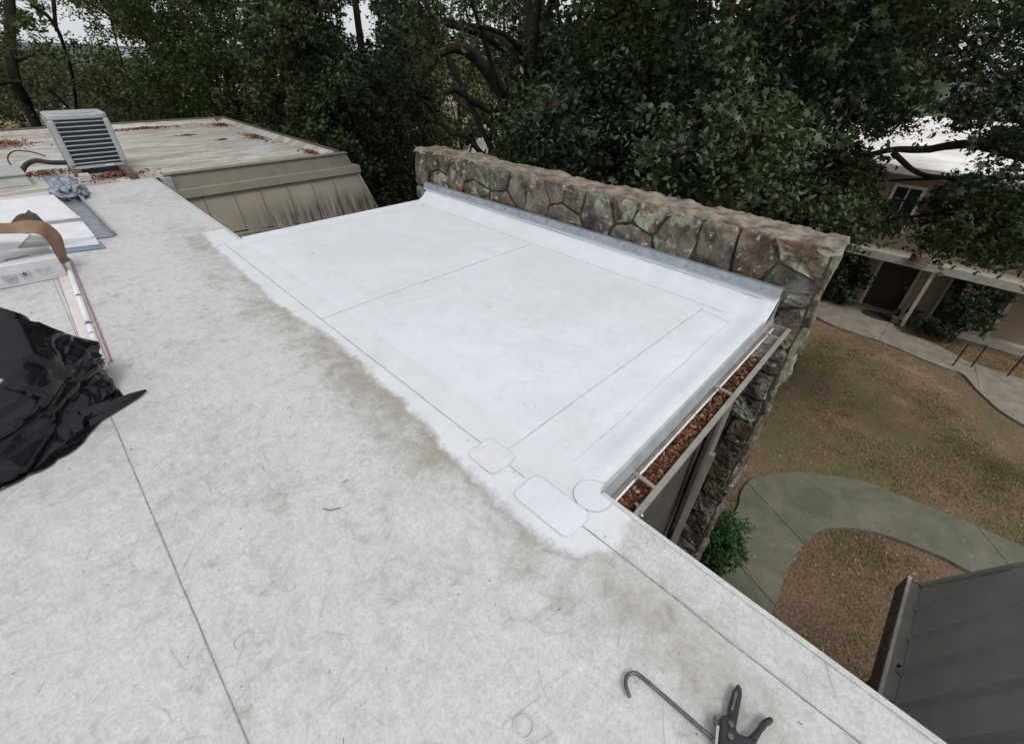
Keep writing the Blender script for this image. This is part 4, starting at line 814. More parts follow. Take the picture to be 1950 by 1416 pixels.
for i, (a, b) in enumerate(zip(lo_, up_)):
    for k in range(4):
        q_ = a.lerp(b, k / 3); e = .012 * mnoise.noise(Vector((i * .3, k * .6, 0))); V.append(q_ + Vector((0, e, 0)))
k0 = len(V); V += [v + Vector((.001, .006, -.004)) for v in V]; F = []
for i in range(len(lo_) - 1):
    for k in range(3): a = i * 4 + k; F += [(a, a + 4, a + 5, a + 1), (k0 + a, k0 + a + 1, k0 + a + 5, k0 + a + 4)]
    F += [(i * 4, k0 + i * 4, k0 + i * 4 + 4, i * 4 + 4), (i * 4 + 3, i * 4 + 7, k0 + i * 4 + 7, k0 + i * 4 + 3)]
MB().add(V, F).build('curled_sheet', 'cardboard', fl)
slab3([aty(x, y, 5.2) for x, y in ((18, 427), (30, 412), (38, 407), (48, 406), (54, 399), (61, 404), (69, 407), (76, 414), (86, 424), (60, 430))], .006).build('torn_flap', 'timber', fl)
slab3([aty(113, 498, 5.02), aty(128, 489, 5.05), aty(136, 495, 5.03), aty(120, 503, 5.0)], .006).build('fold_tab', 'timber', fl)
# pole and liner
ln = empty('release_liner', (-.14, 4.4, .004), 'pinkish release liner strip with a red edge under the white pole', 'liner strip')
MB().hexa([(-.215, 3.3, .004), (-.115, 3.3, .004), (-.055, 5.42, .004), (-.17, 5.3, .004)], [(-.215, 3.3, .0075), (-.115, 3.3, .0075), (-.055, 5.42, .0075), (-.17, 5.3, .0075)]).build('strip', 'pink', ln)
MB().hexa([(-.113, 3.3, .004), (-.104, 3.3, .004), (-.044, 5.42, .004), (-.053, 5.42, .004)], [(-.113, 3.3, .016), (-.104, 3.3, .016), (-.044, 5.42, .016), (-.053, 5.42, .016)]).build('red_edge', 'red', ln)
MB().bar((-.217, 3.3, .008), (-.172, 5.3, .008), .004, .004).build('dark_edge', 'seam', ln)
po = empty('white_pole', (-.12, 4.4, .03), 'white plastic pole with dark joints lying between the carton and the black bag', 'pole')
pp = lambda t: Vector((-.150 + .07 * t, 3.2 + 2.2 * t, .030))
for ta, tb in ((0, .225), (.235, .30), (.33, .555), (.575, 1.0)): MB().tube([pp(ta), pp(tb)], .019, 12).build('tube_section', 'pvc', po, smooth=False, bevel=.003)
for ta in (.23, .31, .565): MB().tube([pp(ta - .008), pp(ta + .012)], .015, 12).build('joint', 'ink', po)
# ================================================================== BLACK BAG
def bag():
    root = empty('rubbish_bag', (-.75, 3.05, 0), 'black glossy plastic rubbish bag bulging on the roof at the left edge of the photo', 'bag')
    rg = random.Random(5); c = Vector((-.72, 3.02, .20)); planes = []
    for _ in range(24):
        d = Vector((rg.gauss(0, 1), rg.gauss(0, 1), rg.gauss(0, .8) + .25)).normalized()
        planes.append((d, rg.uniform(.84, 1.0)))
    n, m = 220, 110; V = []
    for j in range(m + 1):
        th = math.pi * j / m
        for i in range(n):
            a = 2 * math.pi * i / n; d = Vector((math.sin(th) * math.cos(a), math.sin(th) * math.sin(a), math.cos(th)))
            r = 1.15
            for q, h in planes:
                k = d.dot(q)
                if k > .15: r = min(r, h / k)
            # long folds sweeping round the lower half, gathered at the right-hand mouth
            el = math.asin(max(-1, min(1, d.z))); mouth = Vector((.95, -.25, -.12)).normalized(); ang = math.acos(max(-1, min(1, d.dot(mouth))))
            t1 = mouth.orthogonal().normalized(); t2 = mouth.cross(t1); az = math.atan2(d.dot(t2), d.dot(t1))
            low = max(0, min(1, (.45 - el) / .7)); q1 = el * 3.6 + 1.1 * mnoise.noise(Vector((a * .9, 2, 0))) + .5 * mnoise.noise(Vector((a * 2.1, el * 2, 5)))
            tri = .5 + .5 * math.cos(q1 * 6.283); r -= low * .085 * tri ** 2.2 * (.6 + .8 * abs(mnoise.noise(Vector((a * 1.3, 8, 0)))))
            fold = math.exp(-(ang / .62) ** 2); wv = abs(mnoise.noise(Vector((math.cos(az) * 2.4, math.sin(az) * 2.4, ang * .4)))) + .4 * abs(mnoise.noise(Vector((math.cos(az) * 5, math.sin(az) * 5, ang * .5))))
            r += -.10 * wv * fold * min(1, ang * 4) + .05 * mnoise.noise(d * 1.7)
            cr = mnoise.noise(Vector((d.x * 2.6 + d.z * 1.4, d.y * 2.2, d.z * 2.8 + 3))); r -= .030 * max(0, 1 - abs(cr) * 10)
            p = Vector((c.x + d.x * .64 * r, c.y + d.y * .50 * r, c.z + d.z * .44 * r))
            # lower front skirt spreads
            if p.z < .10: p.y -= (.10 - p.z) * .5; p.x += (.10 - p.z) * .25
            if p.z < .012: p.z = .010 + .004 * mnoise.noise(p * 12)
            V.append(p)
    F = [(j * n + i, j * n + (i + 1) % n, (j + 1) * n + (i + 1) % n, (j + 1) * n + i) for j in range(m) for i in range(n)]
    MB().add(V, F).build('bag_body', 'bag', root, smooth=True)
    # pointed loose tail
    V = []; F = []; k = 14
    for i in range(k + 1):
        t = i / k; x = -.30 + .265 * t; y0 = 2.74 + .03 * t; wd = .15 * (1 - t) ** .8 + .004; 
        for s in range(9):
            q = s / 8; V.append((x + .01 * math.sin(q * 9), y0 - wd / 2 + wd * q + .03 * t, .012 + (.075 * (1 - t) ** .7) * math.sin(math.pi * q) * (.7 + .3 * math.sin(q * 14 + t * 3)) + .015 * t * (s % 2)))
    for i in range(k):
        for s in range(8): F.append((i * 9 + s, i * 9 + s + 1, i * 9 + 10 + s, i * 9 + 9 + s))
    MB().add(V, F).build('loose_tail', 'bag', root)
    return root
BG = bag()
# ================================================================== CAULKING GUN
CG = empty('caulking_gun', (.82, -.18, .01), 'black caulking gun with a hooked grey rod lying on the roof', 'caulking gun')
q = lambda x, y, z=.02: at(x, y, z)
MB().tube(curve_pts([q(1199, 1327), q(1192, 1305), q(1192, 1291), q(1199, 1282), q(1210, 1281), q(1222, 1288), q(1262, 1322), q(1310, 1364), q(1362, 1410), q(1420, 1462)], 8), .0062, 10).build('rod', 'rod', CG, smooth=True)
def plate(pts, z0, z1, name, mat, bev=.004):
    P_ = [at(x, y, (z0 + z1) / 2) for x, y in pts]; P_ = [(p.x, p.y) for p in P_]
    ar = sum(P_[i][0] * P_[(i + 1) % len(P_)][1] - P_[(i + 1) % len(P_)][0] * P_[i][1] for i in range(len(P_)))
    if ar < 0: P_ = P_[::-1]
    return MB().prism(P_, z0, z1).build(name, mat, CG, bevel=bev)
plate([(1404, 1302), (1412, 1313), (1411, 1330), (1400, 1388), (1384, 1384), (1387, 1342), (1395, 1315)], .008, .030, 'front_jaw', 'black_plastic', .005)
plate([(1400, 1315), (1405, 1318), (1396, 1352), (1391, 1350)], .031, .036, 'cartridge_groove', 'rod', .001)
plate([(1371, 1363), (1390, 1364), (1398, 1378), (1402, 1398), (1420, 1404), (1440, 1410), (1434, 1440), (1364, 1440), (1368, 1400)], .008, .040, 'body', 'black_plastic', .006)
plate([(1400, 1405), (1424, 1402), (1440, 1386), (1450, 1371), (1462, 1364), (1472, 1368), (1471, 1377), (1461, 1382), (1450, 1396), (1436, 1420), (1405, 1425)], .010, .034, 'handle', 'black_plastic', .008)
plate([(1359, 1362), (1363, 1363), (1368, 1380), (1367, 1404), (1362, 1404), (1363, 1384), (1357, 1372)], .02, .03, 'thumb_release', 'rod', .002)
plate([(1364, 1380), (1370, 1381), (1366, 1420), (1361, 1420)], .041, .046, 'side_plate', 'edge_metal', .001)
for x, y in ((1392, 1378), (1391, 1402)): p = at(x, y, .042); MB().tube([(p.x, p.y, .036), (p.x, p.y, .046)], .008, 12).build('rivet', 'rod', CG)
plate([(1398, 1430), (1420, 1425), (1460, 1500), (1436, 1510)], .012, .03, 'trigger', 'black_plastic', .004)
# ================================================================== HOUSE ON THE RIGHT
H = empty('brick_house', (21, 0, G), 'two-storey tan brick house with a bright white flat roof behind the dark trees', 'house')
hx = 21.0; hp = lambda mb, n, m, **k: mb.build(n, m, H, **k)
# openings in facade (y0,y1,z0,z1)
ops = [(-.03, 1.17, G + .12, -4.2, 'door'), (-2.62, -.88, -5.95, -4.15, 'win'), (1.0, 1.9, -3.45, -1.75, 'win'), (-2.4, -.7, -3.3, -1.8, 'win'), (3.2, 4.6, -5.9, -4.2, 'win'), (3.4, 4.8, -3.3, -1.8, 'win'), (-6.4, -4.6, -5.9, -4.2, 'win'), (-6.2, -4.6, -3.3, -1.8, 'win'), (7.5, 9, -5.9, -4.3, 'win'), (7.5, 9, -3.3, -1.8, 'win'), (11, 12.4, -3.3, -1.8, 'win'), (11, 12.4, -5.9, -4.3, 'win')]
mb = MB(); ybs = sorted(set([-12, 16] + [v for o in ops for v in o[:2]]))
for a, b in zip(ybs, ybs[1:]):
    cm = (a + b) / 2; sp = sorted([(o[2], o[3]) for o in ops if o[0] <= cm <= o[1]]); z = G
    for z0, z1 in sp: mb.box((hx, a, z), (hx + .25, b, z0)); z = z1
    mb.box((hx, a, z), (hx + .25, b, -1.38))
hp(mb, 'wall', 'brick')
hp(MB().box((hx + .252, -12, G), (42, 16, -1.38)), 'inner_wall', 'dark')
for i, (y0, y1, z0, z1, kd) in enumerate(ops):
    if kd == 'door':
        d = hp(MB().box((hx + .10, y0 + .06, z0), (hx + .15, y1 - .06, z1 - .06)), 'door', 'door'); MB().tube([(hx + .08, y0 + .16, -5.1), (hx + .04, y0 + .16, -5.1)], .03, 8).build('handle', 'galv', d)
        hp(MB().box((hx - .03, y0 - .05, z0), (hx + .12, y0 + .05, z1)).box((hx - .03, y1 - .05, z0), (hx + .12, y1 + .05, z1)).box((hx - .03, y0 + .051, z1 - .08), (hx + .12, y1 - .051, z1)), 'door_frame', 'cream_trim')
        hp(MB().box((hx - .25, y0 - .1, G), (hx, y1 + .1, G + .10)), 'doorstep', 'concrete_light')
    else:
        wn = hp(MB().box((hx - .04, y0, z0), (hx + .1, y0 + .09, z1)).box((hx - .04, y1 - .09, z0), (hx + .1, y1, z1)).box((hx - .04, y0 + .091, z1 - .09), (hx + .1, y1 - .091, z1)).box((hx - .06, y0 + .091, z0), (hx + .1, y1 - .091, z0 + .09)), 'window', 'white_paint' if i == 2 else 'cream_trim')
        for k in range(2):
            ya = y0 + .1 + k * (y1 - y0 - .2) / 2; yc = ya + (y1 - y0 - .2) / 2 - .03; MB().box((hx + .03, ya, z0 + .095), (hx + .045, yc, z1 - .095)).build('pane', 'glass', wn)
        MB().box((hx, (y0 + y1) / 2 - .025, z0 + .095), (hx + .06, (y0 + y1) / 2 + .025, z1 - .095)).build('mullion', 'cream_trim', wn)
hp(MB().box((hx - .32, -12, G + .02), (hx - .01, -.75, G + .28)), 'base_kerb', 'cream_trim')
hp(MB().box((hx - .9, -12, -1.32), (hx - .8, 16, -1.10)), 'eave_fascia', 'white_paint'); hp(MB().box((hx - .8, -12, -1.37), (hx + .3, 16, -1.30)), 'soffit', 'cream_trim')
M['white_roof'] = simple('white_roof_coating', (.62, .56, .53), (.86, .83, .82), .7, .7)
hp(MB().box((hx - .8, -12, -1.29), (42, 16, -1.09)), 'roof', 'white_roof')
hp(MB().box((hx - .95, -4.2, -4.02), (hx - .001, 6.5, -3.84)), 'balcony_slab', 'cream_trim'); hp(MB().box((hx - .98, -4.2, -4.06), (hx - .951, 6.5, -3.80)), 'balcony_edge', 'cream_trim')
for y, mt in ((-.18, 'timber'), (-.36, 'cream_trim'), (-4.0, 'cream_trim'), (4.2, 'cream_trim')): hp(MB().box((hx - .92, y - .05, G + .05), (hx - .82, y + .05, -4.061)), 'porch_post', mt)
o = MB().prism([(20.35 + .34 * math.cos(a), .42 + .55 * math.sin(a)) for a in np.linspace(0, 6.283, 25)[:-1]], G + .075, G + .095).build('doormat', 'mat_rubber'); tag(o, 'dark oval doormat on the paved path in front of the house door', 'doormat')
hy = empty('round_sign', tuple(atx(1757, 487, hx - 1.0)), 'round white and reddish object hanging at the balcony edge', 'ornament')
c = atx(1757, 487, hx - 1.05); MB().tube([(c.x, c.y, c.z - .22), (c.x, c.y, c.z + .02), (c.x, c.y, c.z + .12)], [.30, .27, .12], 16).build('bowl', 'pot', hy); MB().tube([(c.x, c.y, c.z - .30), (c.x, c.y, c.z - .225)], [.2, .31], 16).build('rim', 'hub', hy)
# pots, planters
for px_, py_, r_, mt, lb in ((1700, 612, .13, 'pot', 'small dark red pot beside the porch post'), (1716, 607, .14, 'hub', 'white flower pot by the porch post'), (1733, 612, .16, 'pot', 'terracotta pot next to the spiky plant')):
    p = at(px_, py_, G + .1); r0 = empty('flower_pot', (p.x, p.y, G + .07), lb, 'pot')
    MB().tube([(p.x, p.y, G + .072), (p.x, p.y, G + .30)], [r_ * .7, r_], 16).build('pot_body', mt, r0); MB().tube([(p.x, p.y, G + .301), (p.x, p.y, G + .34)], [r_ * 1.1, r_ * 1.1], 16).build('rim', mt, r0)
    crown_obj(r0, [(p.x, p.y, G + .45, .16)], 90, .10, OVAL, 'leaf_shrub', .5, name='foliage')
# metal hand rails beside the entry path
def handrail(p, q, label):
    r0 = empty('handrail', (p[0], p[1], G), label, 'handrail', 'steel handrails beside the entry path')
    for c_ in (p, q): MB().tube([(c_[0], c_[1], G + .02), (c_[0], c_[1], G + .85)], .022, 8).build('post', 'steel_dark', r0)
    MB().tube([(p[0], p[1], G + .86), (q[0], q[1], G + .86)], .022, 8).build('rail', 'steel_dark', r0)
a_ = at(1814, 696, G + .07); b_ = at(1849, 698, G + .07)
handrail((a_.x, a_.y), (b_.x, b_.y), 'dark steel hoop handrail where the pale path meets the lawn')
a_ = at(1918, 716, G + .07); handrail((a_.x, a_.y), (a_.x + .35, a_.y - .6), 'dark steel hoop handrail nearest the right edge of the photo')
# ================================================================== FAR BUILDINGS
def far_house(px_, py_, d, wx, dy, hgt, roof, label, rz=0, roofh=1.5, base=None):
    c_ = ad(px_, py_, d); zb = G if base is None else base; r0 = empty('distant_house', (c_.x, c_.y, zb), label, 'house'); r0.rotation_euler[2] = rz
    def b(mb, n, m, par=r0):
        me = mb.build(n, m); me.parent = par; return me
    b(MB().box((-wx / 2, -dy / 2, 0), (wx / 2, dy / 2, hgt)), 'wall', 'cream_trim')
    h2 = hgt; b(MB().add([(-wx / 2 - .4, -dy / 2 - .4, h2), (wx / 2 + .4, -dy / 2 - .4, h2), (wx / 2 + .4, dy / 2 + .4, h2), (-wx / 2 - .4, dy / 2 + .4, h2), (-wx / 2 - .4, 0, h2 + roofh), (wx / 2 + .4, 0, h2 + roofh)], [(0, 1, 5, 4), (2, 3, 4, 5), (0, 4, 3), (1, 2, 5), (3, 2, 1, 0)]), 'roof', roof)
    for k in range(4):
        x = -wx / 2 + wx * (k + .5) / 4; wn = b(MB().box((x - .5, -dy / 2 - .04, hgt * .35), (x + .5, -dy / 2 - .002, hgt * .75)), 'window', 'glass')
    return r0
far_house(868, 225, 40, 11, 8, 3.0, 'roof_pink', 'distant house with pinkish tiled roof seen through the tree left of the big trunk', rad(-40), 2.2, base=-4.5)
far_house(915, 300, 30, 9, 7, 3.0, 'white_roof', 'distant low house with white roof seen under the branches above the stone wall', rad(-42), .5)
far_house(112, 205, 100, 7, 6, 2.0, 'roof_shingle', 'distant house with dark shingle roof beyond the leaning tree trunk', rad(10), 2.2, base=ad(112, 212, 100).z)
far_house(560, 235, 60, 12, 8, 3, 'white_roof', 'distant pale house glimpsed through the dark trees behind the far roof corner', rad(-20), 1.2, base=-5)
far_house(275, 142, 190, 9, 8, 4, 'galv', 'distant pale building on the slope behind the sparse trees', rad(0), 2, base=-6)
# ================================================================== TREES
def azd(px_, d, z): p = ad(px_, 100, d); return Vector((p.x, p.y, z))
GAPS = [(140, 50, 20, 34, 30), (1558, 232, 10, 8, 30), (1862, 312, 26, 16, 30), (1930, 345, 12, 8, 30), (1930, 520, 30, 20, 30), (118, 20, 14, 14, 30), (75, 85, 10, 8, 30), (215, 82, 26, 12, 60), (262, 92, 8, 16, 60), (1680, 285, 45, 32, 30), (1778, 300, 78, 62, 30), (1678, 370, 26, 30, 30), (1800, 262, 50, 38, 30), (1735, 420, 30, 40, 30), (1660, 540, 75, 62, 30), (1740, 560, 45, 50, 30), (862, 200, 16, 18, 30), (915, 275, 20, 22, 30), (1790, 590, 50, 40, 30), (700, 60, 22, 20, 60), (660, 30, 22, 20, 60), (1075, 25, 14, 14, 60), (1370, 45, 18, 22, 60), (1900, 18, 22, 14, 60), (40, 215, 60, 25, 60), (130, 200, 50, 14, 60), (885, 140, 42, 62, 20), (955, 215, 20, 40, 20),
        (1540, 400, 22, 60, 12)]
def mkblobs(c, r, n, br, shell=.35, gaps=True, zmin=None, below=None):
    out = []; tries = 0
    while len(out) < n and tries < n * 30:
        tries += 1; d = np.array([random.gauss(0, 1) for _ in range(3)]); d /= np.linalg.norm(d); s = random.uniform(shell, 1) ** .7
        p = (c[0] + d[0] * r[0] * s, c[1] + d[1] * r[1] * s, c[2] + d[2] * r[2] * s); b = random.uniform(.7, 1.3) * br
        if zmin is not None and p[2] < zmin: continue
        px_, py_ = pix(p)
        if p[0] < 5.0 and p[1] < 15 and p[2] < 2.6: continue
        if p[0] < 2.5 and p[1] < 15: continue
        if below and py_ > below(px_) - b * 30: continue
        if gaps:
            dd = math.hypot(p[0], p[1]); pr_ = b * FPX / dd * .65; bad = False
            for gx_, gy_, rx, ry, gd in GAPS:
                if dd < gd and ((px_ - gx_) / (rx + pr_)) ** 2 + ((py_ - gy_) / (ry + pr_)) ** 2 < 1: bad = True; break
            if bad: continue
        out.append((*p, b))
    return out
def tree(name, label, base, top, r0, blobs, per, size, shape, mat, bark='bark', limbs=(), nb=14, spread=1.0, droop=.9, group=None, flat=.45):
    t = empty(name, tuple(base), label, 'tree', group)
    mb = MB(); mid = base.lerp(top, .5) + Vector((random.uniform(-.3, .3), random.uniform(-.3, .3), 0))
    tr = limb(mb, [base + Vector((0, 0, -.2)), base.lerp(top, .25), mid, top], r0, r0 * .45, 12); mb.build('trunk', bark, t, smooth=True)
    for pts, ra, rb in limbs: mb = MB(); limb(mb, pts, ra, rb, 10); mb.build('limb', bark, t, smooth=True)
    bs = sorted(blobs, key=lambda b: random.random())[:nb]
    for b in bs:      # limbs reaching into the crown
        j = random.randint(len(tr) // 3, len(tr) - 1); s = tr[j]; e = Vector(b[:3]); mdd = s.lerp(e, .5) + Vector((random.uniform(-.3, .3), random.uniform(-.3, .3), .4))
        mb = MB(); limb(mb, [s, mdd, e], r0 * .26, .018, 7, seg=5); mb.build('limb', bark, t, smooth=True)
    crown_obj(t, blobs, per, size, shape, mat, spread, droop, flat=flat)
    return t
wall_line = lambda x: (300 + max(0, x - 960) * .27) if x > 800 else 999
# 1 big oak with the twisting limbs
b1 = azd(1003, 11.5, G); t1 = azd(1012, 11.5, 6)
LD = [([ad(990, 330, 11.5), ad(975, 215, 11.3), ad(945, 160, 11), ad(905, 110, 10.8), ad(868, 92, 10.5), ad(838, 102, 10.3), ad(820, 130, 10.2)], .19, .05),
      ([ad(985, 250, 11.5), ad(940, 215, 11), ad(895, 190, 10.6), ad(868, 172, 10.3), ad(845, 178, 10)], .12, .04),
      ([ad(995, 120, 11.5), ad(962, 90, 11.3), ad(915, 62, 11), ad(880, 52, 10.6), ad(840, 40, 10.4)], .16, .05),
      ([ad(985, 300, 11.5), ad(955, 280, 11.8), ad(930, 235, 12), ad(880, 200, 12.3), ad(862, 178, 12.4)], .09, .03),
      ([ad(975, 330, 11.5), ad(940, 320, 11), ad(890, 262, 10.8), ad(860, 255, 10.6), ad(838, 230, 10.5)], .08, .03),
      ([ad(1010, 150, 11.5), ad(1050, 100, 10), ad(1120, 60, 9), ad(1200, 40, 8.6)], .15, .04),
      ([ad(905, 110, 10.8), ad(890, 150, 10.7), ad(880, 178, 10.5), ad(890, 200, 10.3)], .06, .02)]
bl = mkblobs(azd(1010, 11, 3.6), (5.6, 5.6, 4.4), 120, .85, .3, below=lambda x: 330 if x > 960 else 170)
bl += mkblobs(azd(1110, 9.6, -.3), (2.0, 2.0, 2.6), 34, .6, .2, below=wall_line)
tree('oak_tree', 'big dark oak with a thick black trunk and twisting limbs behind the stone wall', b1, t1, .36, bl, 330, .15, STAR, 'leaf_dark', limbs=LD, nb=16)
# 2 sweetgum hanging over the right part of the wall
b2 = ad(1500, 480, 13); b2.z = G; t2 = b2 + Vector((-1.0, .8, 10.5))
rlow = lambda x: wall_line(x) if x < 1600 else (440 if x < 1740 else (480 if x < 1850 else 515))
bl = mkblobs(azd(1330, 8.6, .1), (2.9, 2.9, 3.0), 120, .62, .15, below=wall_line)
bl += mkblobs(azd(1450, 9.3, 3.6), (3.4, 3.4, 2.6), 60, .8, below=rlow)
bl += mkblobs(azd(1300, 9.2, -2.2), (2.4, 2.4, 1.4), 40, .5, .1, below=wall_line)
tree('sweetgum_tree', 'leafy tree with star-shaped dark green leaves hanging right above the stone wall', b2, t2, .24, bl, 330, .125, STAR, 'leaf_dark', bark='bark_light', limbs=[([ad(1395, 0, 9), ad(1382, 130, 8.8), ad(1376, 200, 8.6)], .05, .02)], nb=18)
# 3 right-hand tree in front of the house
b3 = Vector((13.2, -5.3, G)); t3 = b3 + Vector((-.6, 2.2, 10.5))
bl = mkblobs(azd(1770, 11.5, 1.6), (4.2, 4.2, 2.6), 130, .75, .1, below=rlow)
bl += mkblobs(azd(1960, 11.5, -1.4), (2.6, 2.6, 2.4), 75, .42, .1, below=rlow)
bl += mkblobs(azd(1680, 11.5, -1.2), (1.6, 1.6, 2.0), 44, .42, .1, below=rlow)
bl += mkblobs(azd(1850, 16, 5.2), (5.0, 5.0, 2.6), 70, 1.0)
tree('maple_tree', 'dark spreading tree at the right in front of the brick house', b3, t3, .3, bl, 270, .14, STAR, 'leaf_dark', limbs=[([ad(1960, 300, 12.4), ad(1850, 275, 12), ad(1760, 285, 11.6), ad(1700, 285, 11.3), ad(1635, 300, 11.2)], .09, .04), ([ad(1700, 290, 11.3), ad(1750, 330, 11.3), ad(1830, 345, 11.2), ad(1890, 380, 11)], .05, .025), ([ad(1632, 310, 11.3), ad(1660, 355, 11.5), ad(1688, 395, 11.8), ad(1694, 450, 12)], .045, .02), ([ad(1688, 395, 11.8), ad(1660, 405, 11.8), ad(1650, 430, 11.7)], .03, .012)], nb=16)
# 4 leaning trunk far left with sparse crown
b4 = ad(80, 300, 19); b4.z = G; t4 = ad(18, -30, 18)
t = empty('leaning_tree', tuple(b4), 'tall dark bare-trunked tree leaning at the far left edge', 'tree')
mb = MB(); limb(mb, [b4, ad(72, 245, 18.7), ad(52, 200, 18.5), ad(28, 150, 18), ad(20, 80, 18), ad(18, 0, 18), ad(17, -60, 18)], .125, .10, 12); mb.build('trunk', 'bark', t, smooth=True)
for pts, ra, rb in (([ad(-60, 175, 17), ad(0, 158, 17.4), ad(50, 158, 17.6), ad(95, 172, 17.8), ad(130, 205, 18)], .06, .035), ([ad(60, 10, 18), ad(90, 30, 18.3), ad(112, 62, 18.5), ad(128, 110, 19)], .045, .04), ([ad(100, -30, 18), ad(104, 30, 18.3), ad(108, 60, 18.5)], .045, .04), ([ad(128, 105, 19), ad(140, 160, 20), ad(150, 260, 21)], .04, .05), ([ad(24, 120, 18), ad(60, 105, 18.5), ad(100, 80, 19)], .05, .02)):
    mb = MB(); limb(mb, pts, ra, rb, 9); mb.build('limb', 'bark', t, smooth=True)
bl = mkblobs(azd(80, 18, 2.9), (4.6, 4.6, 2.6), 170, .42) + mkblobs(azd(10, 17, -1.6), (2.4, 2.4, 1.2), 26, .4)
bl = [b for b in bl if True]
crown_obj(t, bl, 150, .11, OVAL, 'leaf_mid')
# 5.. left hand trees
def stree(px_, d, zc, rr, n, br, per, size, mat, label, name='tree', r0=.16, shape=OVAL, group=None, spread=1.0, lean=0, nb=10, zt=None, droop=.6):
    b = azd(px_, d, G); tp = azd(px_ + lean, d, zt if zt is not None else zc + rr[2] * .5)
    bl = mkblobs(azd(px_, d, zc), rr, n, br, .15)
    if bl: tree(name, label, b, tp, r0, bl, per, size, shape, mat, nb=nb, spread=spread, droop=droop, group=group)
stree(225, 21, -1.7, (3.8, 3.8, 3.1), 210, .6, 200, .10, 'leaf_brown', 'sparse brownish-green young tree standing behind the condenser', 'young_tree', .09, nb=20)
stree(385, 18.5, .6, (3.0, 3.0, 3.6), 120, .65, 260, .12, 'leaf_mid', 'mid green leafy tree behind the corner of the far roof', 'leafy_tree', .18, lean=40)
stree(285, 24, 2.8, (4.6, 4.6, 3.0), 170, .6, 220, .12, 'leaf_olive', 'olive green tree crown with sky gaps beside it at the upper left', 'olive_tree', .2)
stree(400, 23, -2.6, (3.6, 3.6, 2.2), 90, .6, 230, .12, 'leaf_mid', 'low bushy tree along the back curb of the far roof', 'bushy_tree', .08)
stree(90, 24, -3.6, (2.2, 2.2, 1.2), 30, .5, 200, .11, 'leaf_brown', 'small brownish bush below the leaning trunk', 'small_bush', .05)
stree(540, 14, .9, (2.7, 2.7, 3.6), 110, .65, 300, .14, 'leaf_dark', 'dense very dark evergreen right behind the far roof corner', 'evergreen_tree', .2, shape=STAR)
stree(690, 17, 1.5, (3.4, 3.4, 3.4), 100, .8, 300, .16, 'leaf_dark', 'dark tree hanging over the gap between the far roof and the oak', 'hanging_tree', .2, shape=STAR)
stree(790, 23, -1.2, (3.6, 3.6, 4.0), 90, .85, 260, .17, 'leaf_olive', 'yellowish green willow-like tree left of the oak trunk', 'willow_tree', .16, droop=1.6)
stree(660, 21, -3.4, (3.4, 3.4, 2.3), 70, .75, 240, .16, 'leaf_mid', 'low mid green tree behind the small mansard roof', 'low_tree', .12, droop=1.2)
stree(940, 24, -1.8, (3.0, 3.0, 4.0), 60, .8, 240, .18, 'leaf_olive', 'olive tree seen between the oak limbs and its trunk', 'olive_tree', .14)
stree(880, 27, .4, (4.6, 4.6, 5.0), 150, .75, 240, .15, 'leaf_olive', 'olive leafy tree filling the view behind the twisting oak limbs', 'olive_tree', .14)
stree(1120, 17, -1.0, (4.0, 4.0, 4.6), 90, .9, 260, .18, 'leaf_dark', 'dark tree filling the shade behind the middle of the stone wall', 'shade_tree', .2)
stree(1330, 16, .5, (3.6, 3.6, 4.6), 90, .85, 260, .19, 'leaf_dark', 'dark tree behind the star-leaved tree and in front of the brown house end', 'shade_tree', .2)
stree(1560, 18, 3.0, (3.2, 3.2, 2.6), 60, .9, 240, .18, 'leaf_olive', 'yellow-green tree top glimpsed above the stone wall end', 'yellow_green_tree', .14)  # leaves coloured yellow-green
stree(1600, 30, 6, (7, 4, 4), 60, 1.4, 240, .28, 'leaf_mid', 'mid green tree rising behind the white-roofed house', 'background_tree', .3)
for i, (px_, hgt) in enumerate(((632, 7.2), (605, 6.5), (775, 7.5), (745, 6.8), (330, 7.0), (565, 6))):
    d = 20 + i * .9; t = empty('thin_trunk', tuple(azd(px_, d, G)), ['slim bare trunk behind the far roof curb end', 'slim leaning trunk left of the curb end', 'slim dark trunk left of the stone wall', 'thin crooked trunk beyond the mansard', 'thin trunk behind the condenser louvres', 'thin trunk between the evergreen and the hanging tree'][i], 'tree')
    mb = MB(); limb(mb, [azd(px_, d, G), azd(px_ + random.uniform(-14, 14), d, G + hgt * .5), azd(px_ + random.uniform(-25, 25), d, G + hgt)], .10, .05, 8); mb.build('trunk', 'bark', t, smooth=True)
    crown_obj(t, [(*azd(px_ + random.uniform(-25, 25), d, G + hgt + .3), .8) for _ in range(4)], 220, .15, OVAL, 'leaf_mid')
# distant woods and undergrowth as masses
bl = []
for _ in range(460):
    px_ = random.uniform(-250, 1500); d = random.uniform(38, 80); p = azd(px_, d, 0); top = random.uniform(4.0, 7.5); 
    if px_ < 130 and d < 62: d = random.uniform(75, 140); p = azd(px_, d, 0)
    for k in range(2): bl.append((p.x, p.y, G + random.uniform(.2, 1) * top, random.uniform(1.2, 2.2)))
V, F, T = crown(bl, 220, .30, DIAM, 2.2); tag(np_mesh('distant_woods', V, F, 'leaf_brown', None, T), 'grey-green woodland fading down the slope beyond the trees', 'woods', kind='stuff')
bl = []
for _ in range(420):
    x = random.uniform(4.9, 24); y = random.uniform(2.2, 22)
    if x > 19.5 and y < 14: continue
    if x < 12 and y < 3.2: continue
    bl.append((x, y, G + random.uniform(.1, 1.1), random.uniform(.5, .9)))
V, F, T = crown(bl, 110, .16, DIAM, 1.3); tag(np_mesh('undergrowth', V, F, 'leaf_dark', None, T), 'dark leafy undergrowth covering the ground behind the stone wall', 'undergrowth', kind='stuff')
